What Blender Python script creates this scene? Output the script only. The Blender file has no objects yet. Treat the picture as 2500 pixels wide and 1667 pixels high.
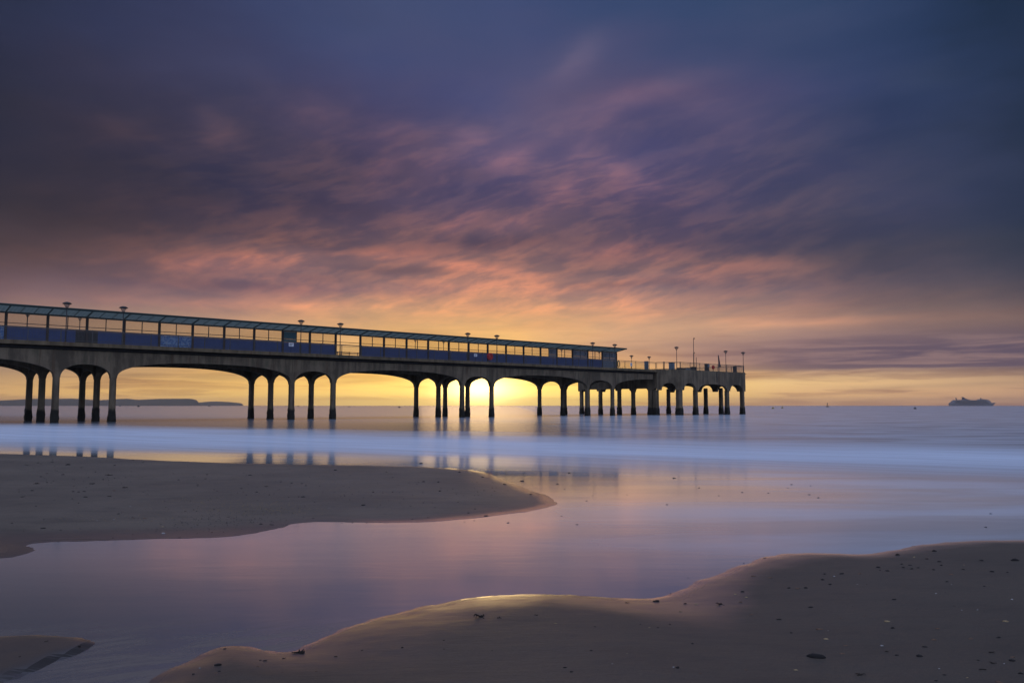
import bpy, bmesh, math, random
import numpy as np
from mathutils import Vector, Matrix
random.seed(7); rng = np.random.default_rng(11)
sc = bpy.context.scene; col = sc.collection
PI = math.pi

# ------------------------------------------------------------ camera frame
F = 2000.0; CX, CY = 1250.0, 833.5; HC = 1.5
TH = math.atan(156.5 / F); cT, sT = math.cos(TH), math.sin(TH)
cam_d = bpy.data.cameras.new('camera'); cam = bpy.data.objects.new('camera', cam_d); col.objects.link(cam)
cam.location = (0, 0, HC); cam.rotation_euler = (PI/2 + TH, 0, 0)
cam_d.sensor_width = 36; cam_d.lens = 36 * F / 2500; cam_d.clip_start = .05; cam_d.clip_end = 60000
sc.camera = cam

def ray(px, py):
    dx, dy = px - CX, CY - py
    return Vector((dx, F*cT - dy*sT, F*sT + dy*cT))
def on_z(px, py, z=0.0):
    r = ray(px, py); t = (z - HC) / r.z
    return Vector((r.x*t, r.y*t, z))
def at_y(px, py, Y):
    r = ray(px, py); t = Y / r.y
    return Vector((r.x*t, Y, HC + r.z*t))

# pier frame: s runs out to sea, p runs away from the camera side
PHI = PI/2 - math.atan(2210*cT/F)
A, B = math.cos(PHI), math.sin(PHI)
def W(s, p, z=0.0): return Vector((A*s - B*p, B*s + A*p, z))
def s_of(px, p, z=HC):
    r = (px - CX)/F
    return (r*cT*A*p + r*(z-HC)*sT + B*p) / (A - r*cT*B)

def p_of(px, s, z=HC):
    r = (px - CX)/F
    return (A*s - r*cT*B*s - r*(z-HC)*sT) / (r*cT*A + B)
# ------------------------------------------------------------ helpers
def tag(o, label=None, cat=None, group=None, kind=None):
    if label: o['label'] = label
    if cat: o['category'] = cat
    if group: o['group'] = group
    if kind: o['kind'] = kind
    return o
def empty(name, loc=(0,0,0), rz=0.0):
    o = bpy.data.objects.new(name, None); col.objects.link(o)
    o.location = loc; o.rotation_euler = (0,0,rz); o.empty_display_size = .2
    return o
def link_mesh(name, me, mat, parent=None, smooth=False):
    o = bpy.data.objects.new(name, me); col.objects.link(o)
    if mat: me.materials.append(mat)
    if parent: o.parent = parent
    if smooth:
        for f in me.polygons: f.use_smooth = True
    return o
class MB:
    def __init__(s): s.v = []; s.f = []
    def add(s, vs, fs):
        n = len(s.v); s.v += [tuple(v) for v in vs]; s.f += [tuple(i+n for i in f) for f in fs]
    def box(s, a, b):
        (x0,y0,z0),(x1,y1,z1) = a,b
        s.add([(x0,y0,z0),(x1,y0,z0),(x1,y1,z0),(x0,y1,z0),(x0,y0,z1),(x1,y0,z1),(x1,y1,z1),(x0,y1,z1)],
              [(0,3,2,1),(4,5,6,7),(0,1,5,4),(1,2,6,5),(2,3,7,6),(3,0,4,7)]); return s
    def bar(s, a, b, w, h=None):                       # square bar between two points
        a, b = Vector(a), Vector(b); h = h or w; d = (b-a).normalized()
        up = Vector((0,0,1)) if abs(d.z) < .95 else Vector((0,1,0))
        u = d.cross(up).normalized()*w/2; v = u.normalized().cross(d)*h/2
        s.add([a-u-v,a+u-v,a+u+v,a-u+v,b-u-v,b+u-v,b+u+v,b-u+v],
              [(0,3,2,1),(4,5,6,7),(0,1,5,4),(1,2,6,5),(2,3,7,6),(3,0,4,7)]); return s
    def tube(s, pts, r, n=8):
        pts = [Vector(p) for p in pts]; rr = r if isinstance(r,(list,tuple)) else [r]*len(pts)
        vs = []; fs = []
        for i,p in enumerate(pts):
            d = (pts[min(i+1,len(pts)-1)] - pts[max(i-1,0)]).normalized()
            up = Vector((0,0,1)) if abs(d.z) < .9 else Vector((0,1,0))
            u = d.cross(up).normalized(); v = u.cross(d)
            for k in range(n):
                a = 2*PI*k/n; vs.append(p + (u*math.cos(a)+v*math.sin(a))*rr[i])
        for i in range(len(pts)-1):
            for k in range(n):
                fs.append((i*n+k, i*n+(k+1)%n, (i+1)*n+(k+1)%n, (i+1)*n+k))
        fs.append(tuple(range(n))); fs.append(tuple((len(pts)-1)*n+k for k in reversed(range(n))))
        s.add(vs, fs); return s
    def lathe(s, prof, n=20, c=(0,0,0)):
        vs=[]; fs=[]
        for r,z in prof:
            for k in range(n):
                a=2*PI*k/n; vs.append((c[0]+r*math.cos(a), c[1]+r*math.sin(a), c[2]+z))
        for i in range(len(prof)-1):
            for k in range(n): fs.append((i*n+k,i*n+(k+1)%n,(i+1)*n+(k+1)%n,(i+1)*n+k))
        fs.append(tuple(reversed(range(n)))); fs.append(tuple((len(prof)-1)*n+k for k in range(n)))
        s.add(vs,fs); return s
    def prism(s, poly, z0, z1):
        n=len(poly); vs=[(x,y,z0) for x,y in poly]+[(x,y,z1) for x,y in poly]
        s.add(vs,[tuple(reversed(range(n))),tuple(range(n,2*n))]+[(i,(i+1)%n,n+(i+1)%n,n+i) for i in range(n)]); return s
    def build(s, name, mat, parent=None, smooth=False):
        me = bpy.data.meshes.new(name); me.from_pydata(s.v, [], s.f); me.validate()
        bm = bmesh.new(); bm.from_mesh(me); bmesh.ops.recalc_face_normals(bm, faces=bm.faces); bm.to_mesh(me); bm.free()
        return link_mesh(name, me, mat, parent, smooth)
def copy_tree(o, parent=None):
    c = o.copy(); col.objects.link(c)
    if parent:
        c.parent = parent
    for ch in list(o.children): copy_tree(ch, c)
    return c

# ------------------------------------------------------------ node helpers
class NT:
    def __init__(s, nt): s.nt = nt; nt.nodes.clear()
    def n(s, t, **kw):
        nd = s.nt.nodes.new(t)
        for k,v in kw.items(): setattr(nd, k, v)
        return nd
    def l(s, a, b): s.nt.links.new(a, b)
    def m(s, op, a, b=None, c=None, clamp=False):
        nd = s.n('ShaderNodeMath', operation=op, use_clamp=clamp)
        for i,x in enumerate((a,b,c)):
            if x is None: continue
            if isinstance(x,(int,float)): nd.inputs[i].default_value = x
            else: s.l(x, nd.inputs[i])
        return nd.outputs[0]
    def ss(s, x, a, b, lo=0.0, hi=1.0):                 # smoothstep
        nd = s.n('ShaderNodeMapRange', interpolation_type='SMOOTHSTEP')
        s.l(x, nd.inputs[0]); nd.inputs[1].default_value=a; nd.inputs[2].default_value=b
        nd.inputs[3].default_value=lo; nd.inputs[4].default_value=hi
        return nd.outputs[0]
    def mix(s, f, a, b, blend='MIX'):
        nd = s.n('ShaderNodeMix', data_type='RGBA', blend_type=blend); nd.clamp_result=False
        for i,x in ((0,f),(6,a),(7,b)):
            if isinstance(x,(int,float)): nd.inputs[i].default_value = x
            elif isinstance(x,(tuple,list)): nd.inputs[i].default_value = (*x[:3],1)
            else: s.l(x, nd.inputs[i])
        return nd.outputs[2]
    def xyz(s, x, y, z=0.0):
        nd = s.n('ShaderNodeCombineXYZ')
        for i,v in enumerate((x,y,z)):
            if isinstance(v,(int,float)): nd.inputs[i].default_value = v
            else: s.l(v, nd.inputs[i])
        return nd.outputs[0]
    def sep(s, v):
        nd = s.n('ShaderNodeSeparateXYZ'); s.l(v, nd.inputs[0]); return nd.outputs
    def noise(s, vec, scale, detail=4, rough=.55, dist=0.0, d3=True):
        nd = s.n('ShaderNodeTexNoise'); nd.inputs['Scale'].default_value=scale
        nd.inputs['Detail'].default_value=detail; nd.inputs['Roughness'].default_value=rough
        nd.inputs['Distortion'].default_value=dist
        if vec is not None: s.l(vec, nd.inputs['Vector'])
        return nd.outputs[0]
    def bump(s, h, strength, dist=.01, normal=None):
        nd = s.n('ShaderNodeBump'); nd.inputs['Strength'].default_value=strength; nd.inputs['Distance'].default_value=dist
        s.l(h, nd.inputs['Height'])
        if normal is not None: s.l(normal, nd.inputs['Normal'])
        return nd.outputs[0]
    def ramp(s, x, stops, interp='LINEAR'):
        nd = s.n('ShaderNodeValToRGB'); cr = nd.color_ramp; cr.interpolation = interp
        while len(cr.elements) > 1: cr.elements.remove(cr.elements[-1])
        for i,(p,c) in enumerate(stops):
            e = cr.elements[0] if i==0 else cr.elements.new(p)
            e.position = p
            e.color = (*c[:3],1) if isinstance(c,(tuple,list)) else (c,c,c,1)
        s.l(x, nd.inputs[0]); return nd.outputs[0]
def mat_new(name):
    m = bpy.data.materials.new(name); m.use_nodes = True
    return m, NT(m.node_tree)
def finish(t, sh):
    o = t.n('ShaderNodeOutputMaterial'); t.l(sh, o.inputs[0])
def pbsdf(t, color=None, rough=.6, metal=0.0, normal=None, spec=None, ior=None):
    b = t.n('ShaderNodeBsdfPrincipled')
    if isinstance(color,(tuple,list)): b.inputs['Base Color'].default_value=(*color,1)
    elif color is not None: t.l(color, b.inputs['Base Color'])
    if isinstance(rough,(int,float)): b.inputs['Roughness'].default_value=rough
    else: t.l(rough, b.inputs['Roughness'])
    b.inputs['Metallic'].default_value=metal
    if normal is not None: t.l(normal, b.inputs['Normal'])
    if spec is not None: b.inputs['Specular IOR Level'].default_value=spec
    if ior is not None: b.inputs['IOR'].default_value=ior
    return b
def simple(name, c, rough=.6, metal=0.0, var=.25, scale=6.0):
    m, t = mat_new(name); co = t.n('ShaderNodeTexCoord').outputs['Object']
    nz = t.noise(co, scale, 5)
    cc = t.mix(nz, tuple(x*(1-var) for x in c), tuple(x*(1+var) for x in c))
    b = pbsdf(t, cc, rough, metal, t.bump(t.noise(co, scale*6, 3), .15, .005)); finish(t, b.outputs[0]); return m

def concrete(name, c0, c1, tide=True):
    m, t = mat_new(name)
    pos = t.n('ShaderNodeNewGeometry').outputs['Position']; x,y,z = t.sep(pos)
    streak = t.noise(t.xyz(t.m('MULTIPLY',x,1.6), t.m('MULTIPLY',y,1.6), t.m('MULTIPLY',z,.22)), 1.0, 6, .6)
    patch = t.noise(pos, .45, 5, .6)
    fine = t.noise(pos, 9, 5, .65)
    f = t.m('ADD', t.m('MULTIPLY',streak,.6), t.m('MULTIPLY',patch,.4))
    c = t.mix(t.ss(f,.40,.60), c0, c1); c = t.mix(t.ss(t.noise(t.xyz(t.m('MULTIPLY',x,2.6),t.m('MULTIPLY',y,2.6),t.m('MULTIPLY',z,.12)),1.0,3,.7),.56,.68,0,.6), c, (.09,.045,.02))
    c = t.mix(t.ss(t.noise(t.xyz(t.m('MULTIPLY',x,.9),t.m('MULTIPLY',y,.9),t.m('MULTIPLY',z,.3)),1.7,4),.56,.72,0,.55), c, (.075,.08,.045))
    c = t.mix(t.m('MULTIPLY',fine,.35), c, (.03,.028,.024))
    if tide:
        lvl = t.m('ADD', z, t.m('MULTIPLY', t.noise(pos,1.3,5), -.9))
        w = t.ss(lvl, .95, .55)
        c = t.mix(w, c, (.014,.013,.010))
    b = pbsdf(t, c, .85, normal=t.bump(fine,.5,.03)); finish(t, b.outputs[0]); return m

M = {}
M['concrete'] = concrete('weathered concrete', (.085,.065,.042), (.20,.155,.10))
M['concrete_dark'] = concrete('dark concrete', (.012,.011,.009), (.035,.03,.024), False)
M['kerb'] = concrete('kerb concrete', (.10,.075,.042), (.19,.14,.08), False)
M['metal_green'] = simple('green painted steel', (.012,.035,.032), .45)
M['metal_dark'] = simple('dark painted steel', (.02,.018,.018), .5)
M['post'] = simple('brown stained post', (.05,.035,.028), .7)
M['rail'] = simple('galvanised railing', (.07,.068,.066), .5, .2)
M['blue'] = simple('blue painted board', (.034,.062,.18), .55, 0, .3, 1.2)
M['teal'] = simple('teal board', (.03,.10,.12), .5)
M['white'] = simple('white enamel', (.62,.66,.72), .5, 0, .1)
M['red'] = simple('red enamel', (.34,.022,.02), .5)
M['yellow'] = simple('faded yellow plastic', (.35,.25,.08), .6)
M['cabinet'] = simple('grey blue steel cabinet', (.12,.16,.2), .5)
M['flag'] = simple('dark flag cloth', (.03,.025,.05), .9, 0, .6, 7)
M['wood'] = simple('grey timber', (.1,.08,.06), .8)
M['ship_w'] = simple('white ship paint', (.20,.20,.22), .5, 0, .1, .05)
M['ship_b'] = simple('dark blue hull paint', (.04,.05,.09), .5, 0, .1, .05)
M['ship_win'] = simple('dark ship glazing', (.02,.022,.03), .2, 0, .3, .2)
M['buoy_y'] = simple('yellow buoy', (.25,.2,.02), .5)
M['buoy_d'] = simple('dark buoy', (.03,.03,.025), .5)
M['stone_d'] = simple('dark flint', (.010,.008,.008), .95, 0, .5, 30)
M['stone_b'] = simple('brown flint', (.12,.065,.035), .5, 0, .5, 30)
M['stone_t'] = simple('tan pebble', (.30,.22,.11), .55, 0, .4, 30)
M['shell'] = simple('white shell', (.30,.29,.28), .4, 0, .1, 30)
M['weed'] = simple('dark seaweed', (.014,.009,.006), .9, 0, .5, 40)
# mural board
def mural():
    m, t = mat_new('pale blue mural board'); co = t.n('ShaderNodeTexCoord').outputs['Object']
    a = t.noise(co, 2.2, 6, .7, 1.5); b_ = t.noise(co, 5, 5, .7, .8)
    c = t.mix(t.ss(a,.42,.6), (.05,.13,.34), (.20,.32,.5)); c = t.mix(t.ss(b_,.55,.62), c, (.34,.36,.42))
    finish(t, pbsdf(t, c, .6).outputs[0]); return m
M['mural'] = mural()
def poster():
    m, t = mat_new('printed poster board'); co = t.n('ShaderNodeTexCoord').outputs['Object']
    c = t.mix(t.noise(co, 1.5, 3), (.10,.13,.17), (.17,.20,.24))
    finish(t, pbsdf(t, c, .5).outputs[0]); return m
M['poster'] = poster()
def canopy():
    m, t = mat_new('green fibreglass sheet'); pos = t.n('ShaderNodeTexCoord').outputs['Object']
    c = t.mix(t.noise(pos, 2.5, 5), (.15,.20,.185), (.25,.31,.285))
    a = t.n('ShaderNodeBsdfTranslucent'); t.l(c, a.inputs[0])
    b = pbsdf(t, c, .35); mx = t.n('ShaderNodeMixShader'); mx.inputs[0].default_value=.6
    t.l(b.outputs[0], mx.inputs[1]); t.l(a.outputs[0], mx.inputs[2]); finish(t, mx.outputs[0]); return m
M['canopy'] = canopy()
def glass(name, tint, op):
    m, t = mat_new(name); tr = t.n('ShaderNodeBsdfTransparent'); tr.inputs[0].default_value=(*tint,1)
    b = pbsdf(t, (.25,.25,.25), .15); mx = t.n('ShaderNodeMixShader'); mx.inputs[0].default_value=op
    t.l(tr.outputs[0], mx.inputs[1]); t.l(b.outputs[0], mx.inputs[2]); finish(t, mx.outputs[0]); return m
M['glass'] = glass('salted glazing', (.92,.90,.84), .07)
M['lamp_glass'] = glass('frosted lamp glass', (.85,.85,.85), .35)
def hillm():
    m, t = mat_new('headland turf and chalk'); pos = t.n('ShaderNodeNewGeometry').outputs['Position']
    c = t.mix(t.noise(pos, .004, 6), (.05,.055,.035), (.11,.10,.07)); finish(t, pbsdf(t, c, .9).outputs[0]); return m
M['hill'] = hillm()

# ------------------------------------------------------------ sand and water materials
def sandm():
    m, t = mat_new('wet beach sand'); pos = t.n('ShaderNodeNewGeometry').outputs['Position']; x,y,z = t.sep(pos)
    big = t.noise(pos, .35, 5, .6); fine = t.noise(pos, 55, 5, .7); grain = t.noise(pos, 240, 2, .7)
    c = t.mix(t.ss(big,.35,.65), (.158,.126,.093), (.222,.178,.132))
    c = t.mix(t.ss(grain,.35,.75,0,.8), c, (.06,.05,.042))
    sp = t.noise(pos, 95, 1, .5); c = t.mix(t.ss(sp,.66,.74,0,.9), c, (.03,.025,.02))
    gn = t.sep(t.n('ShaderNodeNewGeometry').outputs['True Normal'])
    sk = t.noise(pos, 60, 3, .75); c = t.mix(t.ss(sk,.38,.62,0,.34), c, (.045,.037,.03)); lt = t.noise(pos, 75, 2, .7); c = t.mix(t.ss(lt,.60,.72,0,.5), c, (.34,.29,.22))
    pat = t.noise(t.xyz(t.m('MULTIPLY',x,.8), t.m('MULTIPLY',y,2.2), 1.0), 1.6, 6, .65, .6); c = t.mix(t.ss(pat,.46,.70,0,.42), c, (.055,.045,.036))
    # wetness falls with height above the waterline
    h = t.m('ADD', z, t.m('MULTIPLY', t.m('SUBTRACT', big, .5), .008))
    h = t.m('MULTIPLY', h, t.ss(y, 9.4, 11.0, 1.0, 3.0)); h = t.m('MULTIPLY', h, t.ss(x, -.5, -1.6, 1.0, 1.7)); h = t.m('MULTIPLY', h, t.ss(x, 1.2, 2.4, 1.0, 3.6)); wet = t.ss(h, .075, .005); near_dark = t.ss(y, 10.8, 8.5)
    c = t.mix(t.m('MULTIPLY', near_dark, .66), c, (.050,.038,.026))  # near bank painted darker, standing in for its weaker grazing sheen
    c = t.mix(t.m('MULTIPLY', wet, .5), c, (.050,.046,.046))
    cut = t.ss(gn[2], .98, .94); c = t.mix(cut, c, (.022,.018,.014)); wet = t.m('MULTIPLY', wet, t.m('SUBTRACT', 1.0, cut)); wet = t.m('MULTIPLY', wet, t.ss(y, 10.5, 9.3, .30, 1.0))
    rough = t.m('ADD', t.m('MULTIPLY', t.m('SUBTRACT', 1.0, wet), .26), .27)
    rip = t.noise(t.xyz(t.m('MULTIPLY',x,2.0), t.m('MULTIPLY',y,5.0), 0), 1.2, 3)
    rip2 = t.noise(t.xyz(t.m('MULTIPLY',x,3.0), t.m('MULTIPLY',y,11.0), 3.0), 1.5, 4, .6, .5)
    rip = t.m('ADD', rip, t.m('MULTIPLY', rip2, .55))
    hh = t.m('ADD', t.m('MULTIPLY', rip, .75), t.m('MULTIPLY', fine, .22))
    nrm = t.bump(hh, .55, .016)
    b = pbsdf(t, c, rough, normal=nrm, ior=1.45); t.l(wet, b.inputs['Coat Weight']); b.inputs['Coat Roughness'].default_value=.28; b.inputs['Coat IOR'].default_value=1.6; t.l(t.bump(hh,.12,.010), b.inputs['Coat Normal'])
    gl = t.n('ShaderNodeBsdfGlossy'); gl.inputs['Color'].default_value=(.95,.95,.97,1); gl.inputs['Roughness'].default_value=.13
    rim = t.m('MULTIPLY', t.m('MULTIPLY', t.ss(z, .0075, .0015), t.ss(x, -2.2, -1.6)), t.m('SUBTRACT', .48, t.m('MULTIPLY', cut, .48)))
    ms = t.n('ShaderNodeMixShader'); t.l(rim, ms.inputs[0]); t.l(b.outputs[0], ms.inputs[1]); t.l(gl.outputs[0], ms.inputs[2])
    finish(t, ms.outputs[0]); return m
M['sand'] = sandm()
def waterm():
    m, t = mat_new('long swash sea water'); pos = t.n('ShaderNodeNewGeometry').outputs['Position']; x,y,z = t.sep(pos)
    warp = t.noise(t.xyz(t.m('MULTIPLY',x,.05), t.m('MULTIPLY',y,.09), 0), 1.0, 3, .5)
    wv = t.m('SUBTRACT', warp, .5)
    ys = t.m('MULTIPLY', x, .62)
    q = t.m('ADD', t.m('ADD', y, ys), t.m('MULTIPLY', wv, 15.0))
    # surf foam density across the break zone, from the still swash to open water
    q2 = t.m('DIVIDE', q, 120.0, clamp=True)
    qi = t.m('ADD', t.m('ADD', y, t.m('MULTIPLY', x, .45)), t.m('MULTIPLY', wv, 10.0))
    band = t.m('MULTIPLY', t.ss(qi, 16.0, 28.5), t.ss(q, 51, 31.0))
    foam = t.m('ADD', t.m('MULTIPLY', band, .88), t.m('MULTIPLY', t.m('ADD', t.ss(q, 44, 90, .02, .22), 0.0), t.ss(q, 34, 46)))
    st = t.noise(t.xyz(t.m('MULTIPLY', t.m('ADD', y, ys), 1.1), t.m('MULTIPLY', t.m('SUBTRACT', x, t.m('MULTIPLY', y, .42)), .10), 0), 1.0, 6, .6)
    foam = t.m('MULTIPLY', foam, t.ss(st, .28, .68, .82, 1.10), clamp=True)
    pt = t.noise(t.xyz(t.m('MULTIPLY',x,.16), t.m('MULTIPLY',y,.55), 4.0), 1.0, 4, .55, .6)
    veil = t.m('ADD', t.m('MULTIPLY', t.ss(y,4.8,10.5,.04,.17), 1.0), t.m('MULTIPLY', t.m('MULTIPLY', t.ss(pt,.34,.66,.25,1.0), t.ss(x,-1.0,4.5)), t.ss(y,6.5,9.5,0,.34)))  # pale bluish sheen on the still film, painted stronger with distance
    veil = t.m('MULTIPLY', veil, t.m('SUBTRACT', 1.0, t.m('MULTIPLY', t.ss(y, 11.5, 15.5, 0, .6), t.ss(x, 7.0, 2.5))))
    foam = t.m('MAXIMUM', foam, veil)
    near = t.ss(qi, 26, 17)                                  # still shallow film over sand
    vn = t.noise(t.xyz(t.m('MULTIPLY',x,.35), t.m('MULTIPLY',y,1.0), 0), .8, 5, .6)
    flow = t.noise(t.xyz(t.m('MULTIPLY', t.m('SUBTRACT', y, t.m('MULTIPLY', x, .55)), 5.0), t.m('MULTIPLY', t.m('ADD', x, t.m('MULTIPLY', y, .55)), 1.0), 2.0), 1.1, 6, .62, .5)
    shoal = t.m('MULTIPLY', t.m('MULTIPLY', t.ss(flow,.40,.62), t.ss(y,6.1,5.2)), t.ss(x,0.0,-1.3))
    base = t.mix(near, (.022,.040,.050), (.125,.120,.112))
    base = t.mix(shoal, base, (.10,.08,.065))
    r1 = t.m('ADD', t.ss(vn,.40,.62,.02,.05), t.ss(t.m('ADD', y, t.m('MULTIPLY', x, .30)), 18.6, 17.0, 0, .065))
    r2 = t.ss(q, 30, 120, .24, .19)
    rr = t.n('ShaderNodeMix', data_type='FLOAT'); t.l(near, rr.inputs[0]); t.l(r2, rr.inputs[2]); t.l(r1, rr.inputs[3])
    wav = t.noise(t.xyz(t.m('MULTIPLY',x,.22), t.m('MULTIPLY',y,1.0), 0), 1.3, 4, .6)
    nrm = t.bump(wav, .10, .02)
    b = pbsdf(t, base, rr.outputs[0], normal=nrm, ior=1.55)
    g = t.n('ShaderNodeBsdfGlossy'); g.inputs['Color'].default_value=(.88,.95,.91,1); t.l(rr.outputs[0], g.inputs['Roughness']); t.l(nrm, g.inputs['Normal'])
    mg = t.n('ShaderNodeMixShader'); t.l(t.m('MULTIPLY', near, .80), mg.inputs[0]); t.l(b.outputs[0], mg.inputs[1]); t.l(g.outputs[0], mg.inputs[2])
    d = pbsdf(t, (.72,.82,.96), .55)
    ds = pbsdf(t, (.15,.12,.095), .45)
    m0 = t.n('ShaderNodeMixShader'); t.l(t.m('MULTIPLY', shoal, .85), m0.inputs[0]); t.l(mg.outputs[0], m0.inputs[1]); t.l(ds.outputs[0], m0.inputs[2]); mg = m0
    mf = t.n('ShaderNodeMixShader'); t.l(foam, mf.inputs[0]); t.l(mg.outputs[0], mf.inputs[1]); t.l(d.outputs[0], mf.inputs[2])
    finish(t, mf.outputs[0]); return m
M['water'] = waterm()
def foamm():
    m, t = mat_new('thin sea foam'); finish(t, pbsdf(t, (.33,.31,.31), .5).outputs[0]); return m
M['foam'] = foamm()

# ------------------------------------------------------------ beach terrain
def wpoly(pts, extra=()):
    return [tuple(on_z(*p).xy) for p in pts] + list(extra)
bank_mid = wpoly([(0,1107),(200,1113),(400,1125),(700,1133),(850,1135),(1000,1138),(1100,1142),(1180,1150),(1235,1172),(1300,1198),(1375,1225),
                  (1340,1240),(1240,1256),(1150,1266),(1060,1273),(1000,1276),(860,1276),(760,1275),(715,1278),(680,1291),(620,1304),(560,1311),(480,1315),(380,1317),(300,1318),(200,1320),(120,1323),(60,1328),
                  (85,1338),(88,1347),(55,1357),(0,1365)], [(-9.5,7.6),(-30,9),(-60,20),(-60,44),(-30,32)])
bank_near = wpoly([(350,1667),(400,1643),(440,1622),(490,1600),(545,1582),(600,1583),(670,1596),(725,1594),(765,1572),(820,1542),(900,1512),(1000,1488),(1080,1472),(1160,1460),(1260,1452),(1340,1450),(1450,1458),(1530,1463),(1600,1460),(1660,1442),(1700,1422),(1760,1396),(1810,1376),(1870,1360),(1950,1351),(2030,1350),(2100,1352),(2160,1344),(2230,1330),(2330,1320),(2500,1317)],
                  [(11,8.9),(30,8),(60,6),(60,-40),(-40,-40),(-40,2.2),(-4,2.6),(-2.5,3.4)])
bank_left = wpoly([(0,1557),(80,1555),(150,1556),(195,1562),(214,1572),(205,1588),(160,1606),(90,1636),(0,1672)], [(-3.6,4.2),(-6,3.9),(-8,4.4),(-8,5.2),(-4,5.35)])
def smooth_poly(P, it=2):
    for _ in range(it):
        Q=[]
        for i in range(len(P)):
            a=P[i]; b=P[(i+1)%len(P)]
            Q += [(a[0]*.75+b[0]*.25,a[1]*.75+b[1]*.25),(a[0]*.25+b[0]*.75,a[1]*.25+b[1]*.75)]
        P=Q
    return P
def sdf(P, X, Y):
    P = smooth_poly(P, 2); d = np.full(X.shape, 1e9); ins = np.zeros(X.shape, bool); n=len(P)
    for i in range(n):
        ax,ay=P[i]; bx,by=P[(i+1)%n]; ex,ey=bx-ax,by-ay
        t=np.clip(((X-ax)*ex+(Y-ay)*ey)/(ex*ex+ey*ey+1e-12),0,1)
        d=np.minimum(d,(X-ax-t*ex)**2+(Y-ay-t*ey)**2)
        c=((ay>Y)!=(by>Y)) & (X < (bx-ax)*(Y-ay)/(by-ay+1e-15)+ax); ins^=c
    return np.where(ins,1,-1)*np.sqrt(d)
def vnoise(X, Y, sc_, seed):
    r = np.random.default_rng(seed); G = r.random((256,256)); x=X*sc_+500; y=Y*sc_+500
    i=np.floor(x).astype(int); j=np.floor(y).astype(int); u=x-i; v=y-j; u=u*u*(3-2*u); v=v*v*(3-2*v)
    g=lambda a,b:G[a%256,b%256]
    return (g(i,j)*(1-u)+g(i+1,j)*u)*(1-v)+(g(i,j+1)*(1-u)+g(i+1,j+1)*u)*v
def height(X, Y):
    X=np.asarray(X,float); Y=np.asarray(Y,float)
    wob = (vnoise(X,Y,1.3,7)-.5)*.10 + (vnoise(X,Y,4.0,1)-.5)*.06 + (vnoise(X,Y,11.0,2)-.5)*.035
    z=np.full(X.shape,-.05)
    Lx = 1.3 + 1.7*np.clip((X-.7)/1.1,0,1)
    for P,H,L in ((bank_mid,.055,2.3),(bank_near,.14,Lx),(bank_left,.024,.035)):
        d=sdf(P,X,Y)+wob
        zz=np.where(d>0, H*(1-np.exp(-np.maximum(d,0)/L)), np.maximum(d*.09,-.05)); z=np.maximum(z,zz)
    z = z + np.where(z>0.01,1,0)*np.clip(z/.03,0,1)*((vnoise(X,Y,1.1,3)-.5)*.011+(vnoise(X,Y,4.0,4)-.5)*.006+(vnoise(X,Y,14,5)-.5)*.002)
    # slow rise of the upper beach behind the camera
    z = z + np.clip(-Y-4,0,60)*.03
    return z
ys = [-60,-45,-32,-22,-15,-10,-6,-3,-1,0,1,2,2.6]
yy=3.0; 
while yy<46: ys.append(yy); yy+= .022+.0045*(yy-3)
xs=[-80,-60,-46,-36,-30]; xx=-26.0
def xstep(x): return .035+.011*abs(x)
L=[]; xx=0.0
while xx<30: L.append(xx); xx+=xstep(xx)
xs=[-80,-60,-48,-38]+[-a for a in reversed(L[1:])]+L+[38,48,60,80]
X,Y=np.meshgrid(np.array(xs),np.array(ys)); Z=height(X,Y)
nx,ny=len(xs),len(ys)
me=bpy.data.meshes.new('beach')
V=np.stack([X.ravel(),Y.ravel(),Z.ravel()],1)
idx=np.arange(nx*ny).reshape(ny,nx)
Fc=np.stack([idx[:-1,:-1],idx[:-1,1:],idx[1:,1:],idx[1:,:-1]],-1).reshape(-1,4)
me.from_pydata(V.tolist(),[],Fc.tolist())
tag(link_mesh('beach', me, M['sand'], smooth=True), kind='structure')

# water: still film in the beach pools, and the sea out to the horizon
SPLIT = [(-80,56),(-30,34.5),(0,21.5),(30,10),(80,-8)]
def strip(name, lower, upper):
    vs=[];fs=[]
    for (a,b) in zip(lower,upper): vs += [(a[0],a[1],0),(b[0],b[1],0)]
    for i in range(len(lower)-1): fs.append((2*i,2*i+2,2*i+3,2*i+1))
    mb=MB(); mb.add(vs,fs); o=mb.build(name,M['water']); 
    if o.data.polygons[0].normal.z<0: o.data.flip_normals()
    return o
tag(strip('tidal_pool', [(x,-8) for x,_ in SPLIT], SPLIT), kind='structure')
sea_in=[(-10400,-8),(-80.0,-8),*SPLIT,(80.0,-8.001),(14000,-8)]
vs=[(-10400,56,0),(-80,56,0),(-30,34.5,0),(0,21.5,0),(30,10,0),(80,-8,0),(10400,-8,0),(10400,10500,0),(-10400,10500,0)]
mb=MB(); mb.add(vs,[tuple(range(len(vs)))]); o=mb.build('sea',M['water'])
if o.data.polygons[0].normal.z<0: o.data.flip_normals()
tag(o, kind='structure')

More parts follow.
